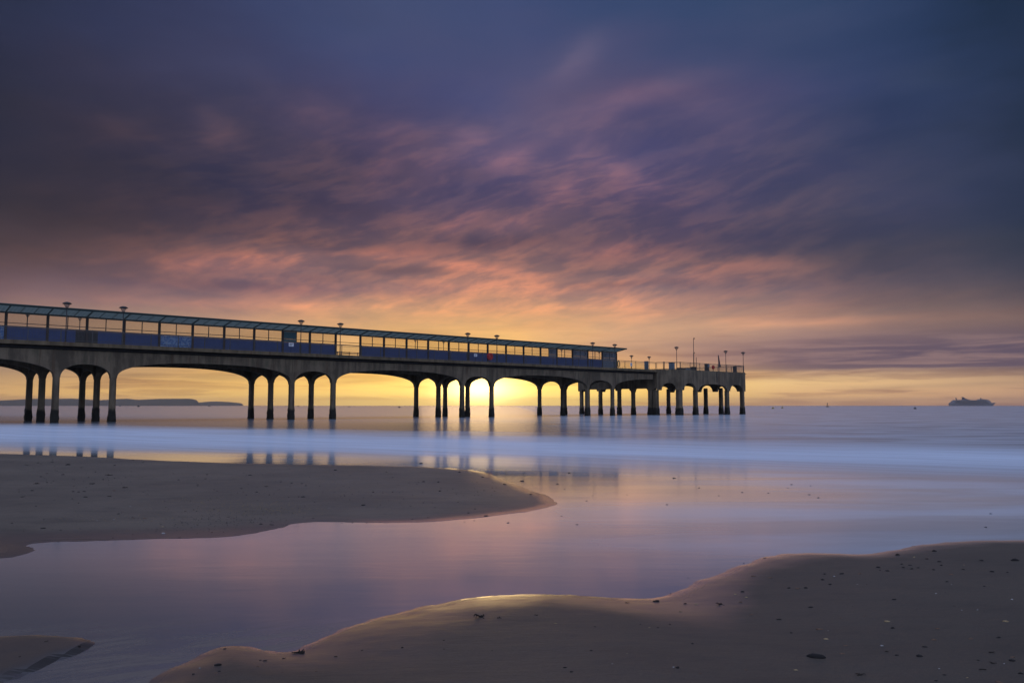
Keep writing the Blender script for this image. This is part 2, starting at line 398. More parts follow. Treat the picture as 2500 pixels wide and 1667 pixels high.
# ------------------------------------------------------------ pier
DZ = 7.2
near_s = [s_of(x,82.0,3.0) for x in (136,275,712,813,1128,1200,1433,1495)]
per = near_s[4]-near_s[2]
near_s = [near_s[0]-per*2+4.0-4.0, near_s[1]-per*2, near_s[0]-per, near_s[1]-per] + near_s
S0 = near_s[0]-2.0; S1 = 104.9
pier = tag(empty('pier',(0,0,0),PHI),'long concrete arched pier running out to sea with a wide head','pier')
ROWS=[82.0,87.0,92.0]
def arch(s, a, b, crown, spring, n):
    t=abs((s-(a+b)/2)/((b-a)/2)); t=min(t,1.0)
    return spring+(crown-spring)*(1-t**n)**(1.0/n)
CH=.27
def neck_bottom(s):
    pts=near_s+[S1+13.0]
    if s<near_s[0]: return 4.1
    for i in range(len(pts)-1):
        a,b=pts[i]+CH,pts[i+1]-CH
        if pts[i]-CH<=s<=pts[i]+CH: return 4.05
        if a<s<b:
            big=(b-a)>8
            return arch(s,a,b,DZ-1.52 if big else DZ-1.92,4.05,2.5 if big else 2.15)
    return 4.05
def samples(s0,s1,nodes):
    S=set([s0,s1]); x=s0
    while x<s1: S.add(x); x+=.5
    for c in nodes:
        for d in (0,.27,.2701,.29,.33,.4,.5,.65,.85,1.1,1.4,1.8,2.2):
            for g in (-1,1):
                if s0<c+g*d<s1: S.add(c+g*d)
    return sorted(S)
def girder(A_,B_,th,ztop,bot,nodes,name,mat,parent):
    A_=Vector(A_);B_=Vector(B_);L_=(B_-A_).length;d=(B_-A_)/L_;n=Vector((-d.y,d.x))
    S=samples(0,L_,nodes); vs=[];fs=[]
    for s in S:
        q=A_+d*s; q2=q+n*th; z=bot(s)
        vs+=[(q.x,q.y,ztop),(q.x,q.y,z),(q2.x,q2.y,z),(q2.x,q2.y,ztop)]
    for i in range(len(S)-1):
        for k in range(4): fs.append((4*i+k,4*(i+1)+k,4*(i+1)+(k+1)%4,4*i+(k+1)%4))
    fs+=[(0,1,2,3),tuple(4*(len(S)-1)+k for k in (3,2,1,0))]
    mb=MB(); mb.add(vs,fs); return mb.build(name,mat,parent)
for p in ROWS:
    girder((S0,p-.27),(S1-.3,p-.27),.54,DZ-.72,lambda s:neck_bottom(s+S0),[c-S0 for c in near_s],'arched_girder',M['concrete'],pier)
# cross beams with arched soffits between the rows
for c in near_s:
    for a,b in ((ROWS[0],ROWS[1]),(ROWS[1],ROWS[2])):
        L_=b-a-.54
        girder((c+.25,a+.27),(c+.25,b-.27),.5,DZ-.73,lambda s,L_=L_:arch(s,0,L_,DZ-2.0,4.08,2.1),[0,L_],'cross_beam',M['concrete'],pier)
def column(s,p,h,wl,wn,name='column',mat='concrete',rr=None):
    rr=rr or random.Random(int(s*10+p)); 
    prof=[(-1.2,1.22),(0,1.2),(.35,1.24),(.7,1.17),(1.05,1.12),(1.35,1.02),(1.8,1.0),(h,1.0)]
    vs=[];fs=[];n=8
    for z,k in prof:
        ww=wl/2*k; c=.09
        pts=[(ww,ww-c),(ww-c,ww),(-ww+c,ww),(-ww,ww-c),(-ww,-ww+c),(-ww+c,-ww),(ww-c,-ww),(ww,-ww+c)]
        for x,y in pts:
            j=.035 if z<1.2 else 0
            vs.append((s+x+rr.uniform(-j,j),p+y*wn/wl+rr.uniform(-j,j),z))
    for i in range(len(prof)-1):
        for k in range(n): fs.append((i*n+k,i*n+(k+1)%n,(i+1)*n+(k+1)%n,(i+1)*n+k))
    fs+=[tuple(range(n)),tuple((len(prof)-1)*n+k for k in range(n))]
    mb=MB(); mb.add(vs,fs); return mb.build(name,M[mat],pier)
for c in near_s:
    for p in ROWS: column(c,p,4.12,.52,.52)
# neck slab: kerb, much darker recessed band, slab
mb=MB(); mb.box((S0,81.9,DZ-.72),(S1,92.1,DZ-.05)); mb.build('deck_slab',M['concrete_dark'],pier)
for pa,pb in ((81.15,81.897),(92.103,92.85)):
    mb=MB(); mb.box((S0,pa,DZ-.36),(S1+.2,pb,DZ)); mb.build('kerb',M['kerb'],pier)
mb=MB(); mb.tube([(S0,81.75,DZ-.52),(S1,81.75,DZ-.52)],.08,8); mb.build('service_pipe',M['metal_dark'],pier)
# joints and brackets on the near face
for c in near_s: 
    if c>10:
        mb=MB(); mb.box((c-.10,81.695,4.6),(c+.10,81.733,DZ-.75)); mb.build('face_rib',M['concrete'],pier)

# head
mb=MB(); ins=[(105.3,98.2),(105.3,81.7),(107.4,78.65),(125.6,78.65),(125.6,98.2)]
mb.prism(ins,DZ-.6,DZ+.02); mb.build('head_slab',M['concrete'],pier)
hs=[s_of(x,78.7,3.0) for x in (1652,1698,1775,1812)]
def bot_of(nodes,L_,crown_s,crown_b,spring,flat=None,half=.45):
    def f(s):
        for c in nodes:
            if abs(s-c)<=half: return spring
        pts=[(-9)]+list(nodes)+[L_+9]
        for i in range(len(pts)-1):
            a,b=pts[i]+half,pts[i+1]-half
            if a<s<b:
                if flat is not None: return flat
                if i==0 or i==len(pts)-2: return spring
                return arch(s,a,b,crown_b if b-a>5.5 else crown_s,spring,2.3)
        return spring
    return f
def head_face(a,b,nodes,flat=None,mat='concrete'):
    L_=(Vector(b)-Vector(a)).length
    girder(a,b,.5,DZ+.035,bot_of(nodes,L_,DZ-2.1,DZ-2.15,3.95,flat),nodes,'head_fascia',M[mat],pier)
head_face((107.25,78.3),(125.9,78.3),[.45]+[h-107.25 for h in hs[1:]])
head_face((105.02,81.35),(107.2,78.3),[.35,3.45])
head_face((105.0,98.5),(105.0,81.45),[.5,4.8,9.0,12.0,16.1],4.25)
head_face((125.9,78.8),(125.9,98.5),[.5,5.5,9.0,15,19.5])
head_face((125.4,98.5),(105.5,98.5),[.5,5.6,14.2,19.0])
for h in hs[1:]: column(h,78.72,4.02,.64,.64)
column(107.5,78.85,4.02,.84,.84)
for px in (1420,1466,1512,1546): column(105.35,p_of(px,105.35,3),4.3,.58,.58)
column(105.35,p_of(1589,105.35,3),4.3,.74,.74); column(105.45,p_of(1601,105.45,3),4.02,.78,.78)
for px in (1632,1723,1760): column(124.6,p_of(px,124.6,3),4.6,.60,.60)
column(125.4,98,4.6,.56,.56)
mb=MB(); mb.box((125.92,80.0,DZ-.12),(129.0,80.4,DZ-.03)); mb.build('plank',M['wood'],pier)
mb=MB(); mb.box((117.2,78.255,DZ-1.9),(117.35,78.295,DZ)); mb.build('drain_pipe',M['metal_dark'],pier)

# ------------------------------------------------------------ railings
def railing(path, label, name='railing', h=1.15, post=2.6, pick=.115, z0=DZ, group=None, closed=False):
    root=tag(empty(name,W(*path[0],z0),PHI),label,'railing',group)
    o=Vector(path[0]); P=[Vector(p)-o for p in path]
    hr=MB(); mr=MB(); br=MB(); z_top=h; pk=MB(); posts=[]
    for a,b in zip(P[:-1],P[1:]):
        L_=(b-a).length; d=(b-a)/L_
        hr.bar((*a,z_top),(*b,z_top),.075); mr.bar((*a,h-.16),(*b,h-.16),.04); br.bar((*a,.14),(*b,.14),.045)
        n=max(1,round(L_/post))
        for i in range(n+1):
            q=a+d*(L_*i/n)
            if not posts or min((q-x).length for x in posts)>.3: posts.append(q)
        if pick:
            k=int(L_/pick)
            for i in range(1,k):
                q=a+d*(L_*i/k); pk.box((q.x-.008,q.y-.008,.14),(q.x+.008,q.y+.008,h-.16))
    hr.build('handrail',M['rail'],root); mr.build('upper_rail',M['rail'],root); br.build('bottom_rail',M['rail'],root)
    if pick: tag(pk.build('pickets',M['rail'],root),kind='stuff')
    pm=None
    for q in posts:
        if pm is None:
            mb=MB(); mb.box((-.03,-.03,-.02),(.03,.03,h+.06)); mb.box((-.07,-.07,-.02),(.07,.07,.03)); po=mb.build('post',M['rail'],root); pm=po
        else: po=pm.copy(); col.objects.link(po); po.parent=root
        po.location=(q.x,q.y,0)
    return root
SH_END=s_of(1505,87.0,DZ)
railing([(S0,81.35),(SH_END+.6,81.35)],'long grey picket railing along the near edge of the pier neck before the shelter')
railing([(SH_END+.9,81.35),(104.8,81.35)],'open grey railing between the shelter end and the pier head',pick=0)
railing([(SH_END-60,92.6),(104.8,92.6)],'grey railing along the far edge of the pier neck behind the shelter',pick=0,post=3)
railing([(105.15,81.4),(107.3,78.45)],'short open railing across the angled corner of the pier head',z0=DZ+.035,pick=0,post=1.4)
railing([(107.4,78.45),(125.75,78.45),(125.75,98.3)],'grey picket railing round the near and seaward edges of the pier head',z0=DZ+.035,pick=.14,post=2.6)
railing([(105.2,93.2),(105.2,98.3),(125.6,98.3)],'grey railing round the far edge of the pier head',z0=DZ+.035,pick=0,post=3)

# ------------------------------------------------------------ shelter
SP=87.0; sh_a=s_of(12,SP,DZ); bay=(SH_END-sh_a)/25; NB=31
sh0=SH_END-NB*bay
shel=tag(empty('shelter',W(sh0,SP,DZ),PHI),'long covered walkway with green sloping canopy, blue boards and glazed screens on the pier neck','shelter')
LR=NB*bay; ZL,ZH=3.02,3.42; PO=-2.0
mb=MB()
nn=int(LR/.16); prev=None; vs=[];fs=[]
x1=LR+.15
for i in range(nn+1):
    x=x1*i/nn; c=.02*math.cos(i*PI)
    vs+=[(x,.35,ZL-.03+c),(x,PO,ZH+c-.02)]
for i in range(nn): fs.append((2*i,2*i+2,2*i+3,2*i+1))
mb.add(vs,fs); roof=mb.build('canopy_sheet',M['canopy'],shel)
mb=MB(); mb.tube([(0,PO,ZH),(LR+.25,PO,ZH)],.085,10); mb.box((0,PO-.03,ZH-.13),(LR+.25,PO+.03,ZH)); mb.build('eaves_beam',M['metal_green'],shel)
mb=MB(); mb.box((0,-.05,ZL-.22),(LR+.12,.05,ZL-.06)); mb.build('head_beam',M['metal_green'],shel)
mb=MB(); mb.box((0,-.03,1.90),(LR,.03,1.96)); mb.box((0,-.035,1.56),(LR,.035,1.62)); mb.build('transom_rail',M['metal_dark'],shel)
pm=mm=rf=None
def rep(src,loc,parent=shel):
    o=src.copy(); col.objects.link(o); o.parent=parent; o.location=loc; return o
kinds={}     # bay index counted from the seaward end
for i in range(NB+1):
    x=LR-i*bay
    if pm is None:
        mb=MB(); mb.box((-.11,-.10,0),(.11,.10,ZL-.22)); pm=mb.build('post',M['post'],shel); pm.location=(x,0,0)
        mb=MB(); mb.bar((0,.3,ZL-.08),(0,PO+.05,ZH-.06),.07,.10); rf=mb.build('rafter',M['metal_green'],shel); rf.location=(x,0,0)
    else: rep(pm,(x,0,0)); rep(rf,(x,0,0))
    for k in (1,2):
        if i<NB:
            xr=x-bay*k/3
            if mm is None:
                mb=MB(); mb.bar((0,.3,ZL-.06),(0,PO+.05,ZH-.05),.03,.05); mm=mb.build('purlin',M['metal_green'],shel); mm.location=(xr,0,0)
            else: rep(mm,(xr,0,0))
gl=bl=mu=dk=ml=te=po2=None
pan={}
def panel(key,name,mat,x,w,z0,z1,y=0.0,th=.03):
    k=(key,w,z0,z1)
    if k not in pan:
        mb=MB(); mb.box((-w,y-th,z0),(0,y+th,z1)); o=mb.build(name,M[mat],shel); o.location=(x,0,0); pan[k]=o
    else: o=rep(pan[k],(x,0,0))
    return o
pw=bay-.22
for i in range(NB):
    x=LR-i*bay-.11
    g=bay/2-.14
    open_=(i==14)
    if not open_:
        key='blue'
        if i==20: key='mural'
        if i==0: key='poster'
        if i==25: key='mural'
        if i==22:
            panel('dark','screen_board','metal_dark',x-pw*.72,pw*.28,.05,1.55); panel('blue','screen_board','blue',x,pw*.72,.05,1.55)
        elif i==23:
            panel('dark','screen_board','metal_dark',x,pw*.28,.05,1.55); panel('blue','screen_board','blue',x-pw*.28,pw*.72,.05,1.55)
        else: panel(key,'screen_board',key,x,pw,.05,1.55)
        # mullion
        mb_k=('mull',)
        if mb_k not in pan:
            mb=MB(); mb.box((-.035,-.04,1.62),(.035,.04,ZL-.22)); mo=mb.build('mullion',M['metal_dark'],shel); mo.location=(x-pw/2,0,0); pan[mb_k]=mo
        else: rep(pan[mb_k],(x-pw/2,0,0))
    for half in (0,1):
        xx_=x-half*(bay/2-.07); ww=bay/2-.16
        name,mat='window_pane','glass'
        if i in (0,): name,mat='poster_board','poster'
        if i==2: name,mat='poster_board','poster'
        if i==4 and half==0: name,mat='poster_board','poster'
        if i==16 and half==1: name,mat='poster_board','teal'
        if open_ : 
            continue
        panel(mat,name,mat,xx_,ww,1.97,ZL-.23,0,.012)
        panel(mat+'l',name,mat,xx_,ww,1.63,1.89,0,.012)
        if mat=='poster':      # printed marks
            mb=MB(); r=random.Random(i*3+half)
            if i==2 and half==0:
                n=20
                for k in range(n):
                    a0=-2.2+4.2*k/n; a1=-2.2+4.2*(k+1)/n; w=.05+.07*math.sin(PI*(k+.5)/n)
                    for_=[(math.cos(a0)*.2-.65,math.sin(a0)*.2),(math.cos(a1)*.2-.65,math.sin(a1)*.2),(math.cos(a1)*(.2+w)-.65,math.sin(a1)*(.2+w)),(math.cos(a0)*(.2+w)-.65,math.sin(a0)*(.2+w))]
                    mb.add([(a,-.018,2.35+b) for a,b in for_]+[(a,-.013,2.35+b) for a,b in for_],[(0,1,2,3),(7,6,5,4),(0,4,5,1),(2,6,7,3),(1,5,6,2),(3,7,4,0)])
            else:
                for k in range(5):
                    z=2.1+k*.13; a=-ww+.15+r.uniform(0,.2); b=a+r.uniform(.3,.9)
                    mb.box((a,-.018,z),(min(b,-.1),-.013,z+.05))
            o=mb.build('printing',M['metal_dark'],shel); o.location=(xx_,0,0)
# roof end trim
mb=MB(); mb.bar((LR+.12,.33,ZL-.05),(LR+.22,PO,ZH-.02),.06,.12); mb.build('end_trim',M['metal_green'],shel)

# bench seen through the open bay
bx=SH_END-14.5*bay
bn=tag(empty('bench',W(bx,88.3,DZ),PHI),'dark bench seen through the open bay of the shelter','bench')
mb=MB(); [mb.box((-1.3,-.25+.16*k,.43),(1.3,-.13+.16*k,.47)) for k in range(3)]; mb.build('seat',M['metal_dark'],bn)
mb=MB(); [mb.box((-1.3,.26,.62+.16*k),(1.3,.29,.72+.16*k)) for k in range(2)]; mb.build('backrest',M['metal_dark'],bn)
for x in (-1.1,0,1.1):
    mb=MB(); mb.box((x-.03,-.22,0),(x+.03,-.16,.43)); mb.box((x-.03,.2,0),(x+.03,.26,.95)); mb.build('leg',M['metal_dark'],bn)

# ------------------------------------------------------------ lamps
def make_lamp():
    r=empty('street_lamp')
    mb=MB(); mb.lathe([(.10,0),(.10,.05),(.065,.10),(.06,1.0),(.045,1.05),(.04,3.1)],12); mb.build('pole',M['metal_dark'],r,True)
    mb=MB(); mb.lathe([(.05,3.02),(.07,3.05),(.05,3.10)],12)
    for k in range(6):
        a=2*PI*k/6; mb.bar((.05*math.cos(a),.05*math.sin(a),3.06),(.31*math.cos(a),.31*math.sin(a),3.47),.018)
    mb.build('bracket',M['metal_dark'],r)
    mb=MB(); mb.lathe([(.07,3.12),(.16,3.28),(.25,3.46)],16); mb.build('lamp_glass',M['lamp_glass'],r,True)
    mb=MB(); mb.lathe([(.38,3.46),(.39,3.49),(.33,3.55),(.2,3.62),(.06,3.65),(.01,3.66)],24); mb.build('lamp_cap',M['metal_dark'],r,True)
    return r
proto=None
def lamp(s,p,label,z=DZ,group=None):
    global proto
    if proto is None: proto=make_lamp(); o=proto
    else: o=copy_tree(proto)
    for k in ('group',):
        if k in o: del o[k]
    o.location=W(s,p,z); o.rotation_euler=(0,0,PHI); tag(o,label,'street lamp','lamps along the pier'); return o
for px,lab in ((163,'first lamp from the left, standing before the shelter canopy'),(301,'second lamp from the left, in front of the shelter canopy'),
    (735,'lamp in front of the canopy beside the teal board'),(831,'lamp in front of the open bay of the shelter'),
    (1142,'lamp before the canopy just left of the red life ring housing'),(1213,'lamp before the canopy just right of the red life ring housing'),
    (1447,'lamp before the shelter between the last two poster boards'),(1501,'lamp at the very end of the shelter canopy')):
    lamp(s_of(px,81.55,10),81.55,lab)
for px,lab in ((67,'faint far side lamp in the leftmost visible shelter windows'),(195,'far side lamp seen through the shelter above the dark board'),
    (1014,'left of two far side lamps seen through the middle shelter windows'),(1083,'right of two far side lamps seen through the middle shelter windows'),
    (1371,'far side lamp in the window left of the crescent poster'),(1463,'far side lamp in the last clear shelter window')):
    lamp(s_of(px,92.3,10),92.3,lab)
lamp(s_of(1542,98.0,9),98.0,'shorter looking lamp with white box on the far side of the pier head',DZ+.03)
lamp(s_of(1585,98.0,9),98.0,'lamp on the far side of the pier head beside the grey cabinet',DZ+.03)
lamp(s_of(1652,78.9,9),78.9,'tall clear lamp at the angled corner of the pier head',DZ+.03)
lamp(s_of(1772,78.9,9),78.9,'lamp right of the furled flag on the pier head',DZ+.03)
lamp(s_of(1815,78.9,9)-.05,78.9,'rightmost lamp at the outer corner of the pier head',DZ+.03)

# ------------------------------------------------------------ fittings on the pier
def at(px,p,z=DZ,zz=None): return W(s_of(px,p,zz or z+1),p,z)
# red life ring housing on the railing
def ring_house(px,p,z,label,rad,zc):
    r=tag(empty('life_ring_housing',at(px,p,z),PHI),label,'life ring housing')
    mb=MB(); n=8; k=[(rad*math.cos(2*PI*(i+.5)/n),rad*math.sin(2*PI*(i+.5)/n)) for i in range(n)]
    mb.add([(x,-.09,zc+y) for x,y in k]+[(x,.06,zc+y) for x,y in k],[tuple(range(n)),tuple(reversed(range(n,2*n)))]+[(i,i+n,(i+1)%n+n,(i+1)%n) for i in range(n)])
    mb.build('housing',M['red'],r)
    mb=MB(); pts=[(rad*.6*math.cos(2*PI*i/20),-.11,zc+rad*.6*math.sin(2*PI*i/20)) for i in range(21)]; mb.tube(pts,.05,6); mb.build('ring',M['red'],r,True)
    mb=MB(); mb.box((-.04,-.03,0),(.04,.03,zc)); mb.build('post',M['metal_dark'],r)
ring_house(1196,81.25,DZ,'red octagonal life ring housing on the railing under the canopy',.50,.72)
ring_house(1741,78.4,DZ+.03,'dark red round life ring housing on the pier head railing left of the flag',.34,.62)
def sign(px,p,z,w,h,zc,label,mat='white'):
    r=tag(empty('notice_board',at(px,p,z),PHI),label,'sign')
    mb=MB(); mb.box((-w/2,-.02,zc-h/2),(w/2,.01,zc+h/2)); mb.build('board',M[mat],r)
    mb=MB()
    for k in range(3): mb.box((-w*.38,-.026,zc+h*(.22-.22*k)-.02),(w*(.36-.1*k),-.0205,zc+h*(.22-.22*k)+.02))
    mb.build('lettering',M['ship_win'],r)
    mb=MB(); mb.box((-.02,.012,0),(.02,.045,zc)); mb.build('bracket',M['metal_dark'],r)
sign(711,81.22,DZ,.56,.38,.85,'white notice on the railing below the teal board')
sign(1161,81.22,DZ,.5,.35,.78,'small white notice on the railing left of the red housing')
sign(1541,81.22,DZ,.42,.48,.62,'white notice on the open railing right of the shelter')
sign(1730,78.35,DZ+.03,.5,.4,.85,'grey blue notice on the head railing beside the red housing','cabinet')
# yellow life ring at shelter end
r=tag(empty('life_ring',at(1510,84.0,DZ),PHI),'faded yellow life ring hung at the seaward end of the shelter','life ring')
mb=MB(); mb.tube([(.30*math.cos(2*PI*i/24),0,.85+.44*math.sin(2*PI*i/24)) for i in range(25)],.075,8); mb.build('ring',M['yellow'],r,True)
mb=MB(); mb.box((-.04,.08,0),(.04,.14,1.35)); mb.build('post',M['metal_dark'],r)
# cabinet
r=tag(empty('control_cabinet',at(1578,84,DZ),PHI+.6),'tall grey blue cabinet standing by the railing where the neck meets the head','cabinet')
mb=MB(); mb.box((-.45,-.3,.06),(.45,.3,1.45)); mb.box((-.49,-.34,1.45),(.49,.34,1.50)); mb.box((-.42,-.27,0),(.42,.27,.06)); mb.build('body',M['cabinet'],r)
for x in (-.43,.01):
    mb=MB(); mb.box((x,-.33,.12),(x+.42,-.303,1.4)); d_=mb.build('door',M['cabinet'],r)
    mb=MB(); mb.box((x+.19,-.36,.7),(x+.23,-.333,.85)); mb.build('handle',M['metal_dark'],d_)
# benches, boxes on the head
def box_thing(name,px,p,w,d,h,label,cat,mat,lid=True):
    r=tag(empty(name,at(px,p,DZ+.02),PHI),label,cat)
    mb=MB(); mb.box((-w/2,-d/2,0),(w/2,d/2,h)); mb.build('body',M[mat],r)
    if lid: mb=MB(); mb.box((-w/2-.03,-d/2-.03,h+.001),(w/2+.03,d/2+.03,h+.07)); mb.build('lid',M['metal_dark'],r)
box_thing('litter_bin',1725,80.2,.5,.5,1.2,'dark upright litter bin behind the head railing','litter bin','metal_dark')
box_thing('litter_bin',1794,80.2,.5,.5,1.15,'dark litter bin between the two rightmost lamps','litter bin','metal_dark')
box_thing('storage_box',1640,82,.8,.6,1.25,'grey box behind the angled corner railing','box','cabinet')
box_thing('storage_box',1663,81,1.5,.6,.4,'low dark box right of the tall corner lamp','box','metal_dark')
box_thing('storage_box',1684,82,1.9,.7,.55,'low pale box at the foot of the mast','box','cabinet')
box_thing('storage_box',1693,80.2,.8,.6,.6,'small dark box beside the mast foot','box','metal_dark')
# mast with camera
r=tag(empty('mast',at(1694,80.5,DZ),PHI),'tall thin mast with a hooked camera at its tip','mast')
mb=MB(); mb.lathe([(.09,0),(.07,2.9),(.05,3.0),(.045,5.4)],10); mb.build('pole',M['metal_dark'],r,True)
mb=MB(); mb.tube([(0,0,5.35),(.04,0,5.5),(.16,0,5.56),(.24,0,5.5)],.04,8); mb.lathe([(.05,0),(.09,.04),(.08,.14),(.02,.18)],12,(.24,0,5.36)); mb.build('camera_head',M['metal_dark'],r,True)
mb=MB(); mb.box((.04,-.06,2.95),(.22,.06,3.15)); mb.build('bracket',M['metal_dark'],r)
r=tag(empty('pole',at(1700,79.8,DZ),PHI),'plain short pole just right of the tall mast','pole')
mb=MB(); mb.lathe([(.09,0),(.06,.05),(.05,2.25),(.02,2.28)],10); mb.build('shaft',M['metal_dark'],r,True)
r=tag(empty('pole',at(1621,82.5,DZ),PHI),'stubby post pair behind the railing left of the corner lamp','post')
for x in (-.15,.1):
    mb=MB(); mb.lathe([(.06,0),(.05,1.45),(.03,1.5)],8,(x,0,0)); mb.build('shaft',M['metal_dark'],r,True)
# furled flag
r=tag(empty('flag',at(1757,79.5,DZ),PHI),'dark furled flag hanging from a leaning staff on the pier head','flag')
mb=MB(); mb.tube([(-.28,0,0),(-.38,0,2.9)],.035,8); mb.build('staff',M['metal_dark'],r)
mb=MB(); vs=[];fs=[]; n=16; mcol=8
for i in range(n+1):
    t_=i/n; z=2.85-2.0*t_
    for k in range(mcol):
        a=2*PI*k/mcol; w=.06+.50*t_**1.05
        vs.append((-.36+.42*t_+w*.62*math.cos(a)+.03*math.sin(7*t_+k),.07*math.sin(a)+.06*math.sin(9*t_+k*2.1)*t_,z+.05*math.sin(k*1.7)*t_))
for i in range(n):
    for k in range(mcol): fs.append((i*mcol+k,i*mcol+(k+1)%mcol,(i+1)*mcol+(k+1)%mcol,(i+1)*mcol+k))
fs+=[tuple(range(mcol)),tuple(n*mcol+k for k in range(mcol))]
mb.add(vs,fs); mb.build('cloth',M['flag'],r,True)

# ------------------------------------------------------------ ship, buoys, far boats, headland
sp=at_y(2373,990,4500.0); SL=111/F*4500*1.0
ship=tag(empty('cruise_ship',(sp.x,4500,0)),'white cruise ship with stepped decks sailing on the horizon at far right','ship')
k=SL/111.0    # metres per photo pixel of the ship
def Q(cx,cy): return ((cx/7.35)-(2373-2180), (438-cy)/7.35)     # px in crop to ship px
def slab(name,pts,hw,mat,parent=ship):
    P=[Q(*p) for p in pts]; n=len(P); mb=MB()
    mb.add([(x*k,-hw,z*k) for x,z in P]+[(x*k,hw,z*k) for x,z in P],[tuple(range(n)),tuple(reversed(range(n,2*n)))]+[(i,(i+1)%n,n+(i+1)%n,n+i) for i in range(n)])
    return mb.build(name,M[mat],parent)
hull=MB(); prof=[(1022,395,13),(1040,395,16),(1300,398,17),(1600,400,17),(1720,392,12),(1790,388,5),(1838,384,.4)]
vs=[]
for cx,cy,hw in prof:
    x,z=Q(cx,cy); bxx=x-(0 if cx<1700 else (cx-1700)*.045)
    vs+=[(x*k,-hw,z*k),(x*k,hw,z*k),(bxx*k,hw*.75,-.5),(bxx*k,-hw*.75,-.5)]
fs=[]
for i in range(len(prof)-1):
    for j in range(4): fs.append((4*i+j,4*i+4+j,4*i+4+(j+1)%4,4*i+(j+1)%4))
fs+=[(0,1,2,3),tuple(4*(len(prof)-1)+j for j in range(4))]
hull.add(vs,fs); hull.build('hull',M['ship_w'],ship)
slab('superstructure',[(1024,396),(1060,368),(1085,345),(1105,333),(1360,328),(1380,336),(1535,334),(1560,326),(1690,330),(1722,350),(1745,384),(1745,398)],14,'ship_w')
for i,(za,zb) in enumerate(((392,386),(380,374),(368,362),(356,351),(346,342))):
    slab('window_band',[(1095-0*i,za),(1700-12*i,za),(1690-12*i,zb),(1100,zb)],14.4,'ship_win')
slab('lifeboat_row',[(1190,404),(1600,404),(1600,397),(1190,397)],17.6,'ship_b')
slab('funnel',[(1250,330),(1262,300),(1242,280),(1268,283),(1300,308),(1355,328)],7,'ship_b')
slab('bridge',[(1530,336),(1560,318),(1600,316),(1660,326),(1690,331)],13,'ship_w')
slab('radar_mast',[(1572,318),(1578,296),(1586,296),(1592,318)],2,'ship_b')
slab('stern_mast',[(1138,335),(1130,290),(1140,292),(1156,334)],2,'ship_b')
slab('bow_rail',[(1740,390),(1838,384),(1836,380),(1742,384)],4,'ship_w')

def buoy(px,py,wpx,label,mat,Y,hf=1.0):
    c=at_y(px,py,Y); w=wpx/F*Y
    r=tag(empty('buoy',(c.x,Y,0)),label,'buoy')
    mb=MB(); mb.lathe([(w*.3,-.1*w),(w*.48,0),(w*.5,.14*w),(w*.38,.3*w*hf),(w*.2,.45*w*hf),(w*.05,.5*w*hf)],14); mb.build('float',M[mat],r,True)
    mb=MB(); mb.lathe([(w*.06,.45*w*hf),(w*.06,.72*w*hf),(w*.14,.74*w*hf),(w*.02,.8*w*hf)],8); mb.build('top_mark',M[mat],r,True)
buoy(1887,995,7,'yellow buoy, left of the close pair right of the pier','buoy_y',HC*F/7.5)
buoy(1910,994,6,'smaller yellow buoy, right of the close pair right of the pier','buoy_y',HC*F/6.0)
buoy(2234,997,7,'dark buoy floating left of the cruise ship','buoy_d',HC*F/8.0)
for px,py,w,lab in ((338,992,7,'dark dinghy buoy right of the third pair of columns'),(293,990,4,'tiny float between the dark dinghy buoy and the columns'),(511,991,5,'tiny float under the headland tip'),(975,994,6,'tiny float seen under the middle arch'),(852,992,4,'tiny float just right of the fifth pair of columns'),(728,991,4,'tiny float between two middle columns')):
    buoy(px,py,w,lab,'buoy_d',HC*F/max(py-989.2,1.2),.8)
# channel marker
Y=1000.0; c=at_y(2020,990,Y); r=tag(empty('channel_marker',(c.x,Y,0)),'slim lattice channel marker on the horizon between the pier and the ship','channel marker')
mb=MB(); mb.lathe([(1.6,-.3),(2.0,0),(1.9,.7),(.7,1.1)],14); mb.build('float',M['buoy_d'],r,True)
mb=MB()
for a in range(4):
    an=PI/4+a*PI/2; mb.bar((.9*math.cos(an),.9*math.sin(an),.9),(.3*math.cos(an),.3*math.sin(an),3.3),.14)
mb.build('tower',M['buoy_d'],r)
mb=MB(); mb.lathe([(.35,3.3),(.35,3.9),(.1,4.0),(.1,4.4),(.5,4.5),(.5,4.9),(.05,5.0)],10); mb.build('lantern',M['metal_dark'],r,True)

def hills(name,prof,Y,depth,):
    vs=[];fs=[]; D=7
    xs_=np.linspace(prof[0][0],prof[-1][0],140); ysx=np.interp(xs_,[p[0] for p in prof],[p[1] for p in prof]); r=np.random.default_rng(int(Y))
    nn_=r.random((140,D))
    for i,(px,py) in enumerate(zip(xs_,ysx)):
        c=at_y(px,py,Y); hgt=c.z
        for j in range(D):
            t_=j/(D-1); sh=math.sin(PI*min(max(t_,0),1))**.5 if 0<t_<1 else 0
            zz=-2 if j in (0,D-1) else hgt*(sh if j!=3 else 1)*(1-(.06*nn_[i,j] if j!=3 else 0))
            vs.append((c.x*(1+(t_-.5)*depth/Y),Y+(t_-.5)*depth,zz))
    for i in range(139):
        for j in range(D-1): fs.append((i*D+j,(i+1)*D+j,(i+1)*D+j+1,i*D+j+1))
    mb=MB(); mb.add(vs,fs); return tag(mb.build(name,M['hill'],None,True),kind='structure')
hills('headland',[(-900,955),(-500,962),(-200,968),(0,977.5),(50,975),(75,973),(105,973.5),(140,973.5),(175,972.5),(200,974),(240,977),(262,975.5),(290,973.5),(315,973),(335,976),(360,974.5),(390,973.3),(430,973),(465,973),(478,975),(484,979),(488,980.5),(490,988.5)],7200.0,900)
hills('headland',[(440,984),(490,982),(510,980),(530,979.5),(560,981),(580,983),(590,984.5),(594,988.5)],9500.0,700)

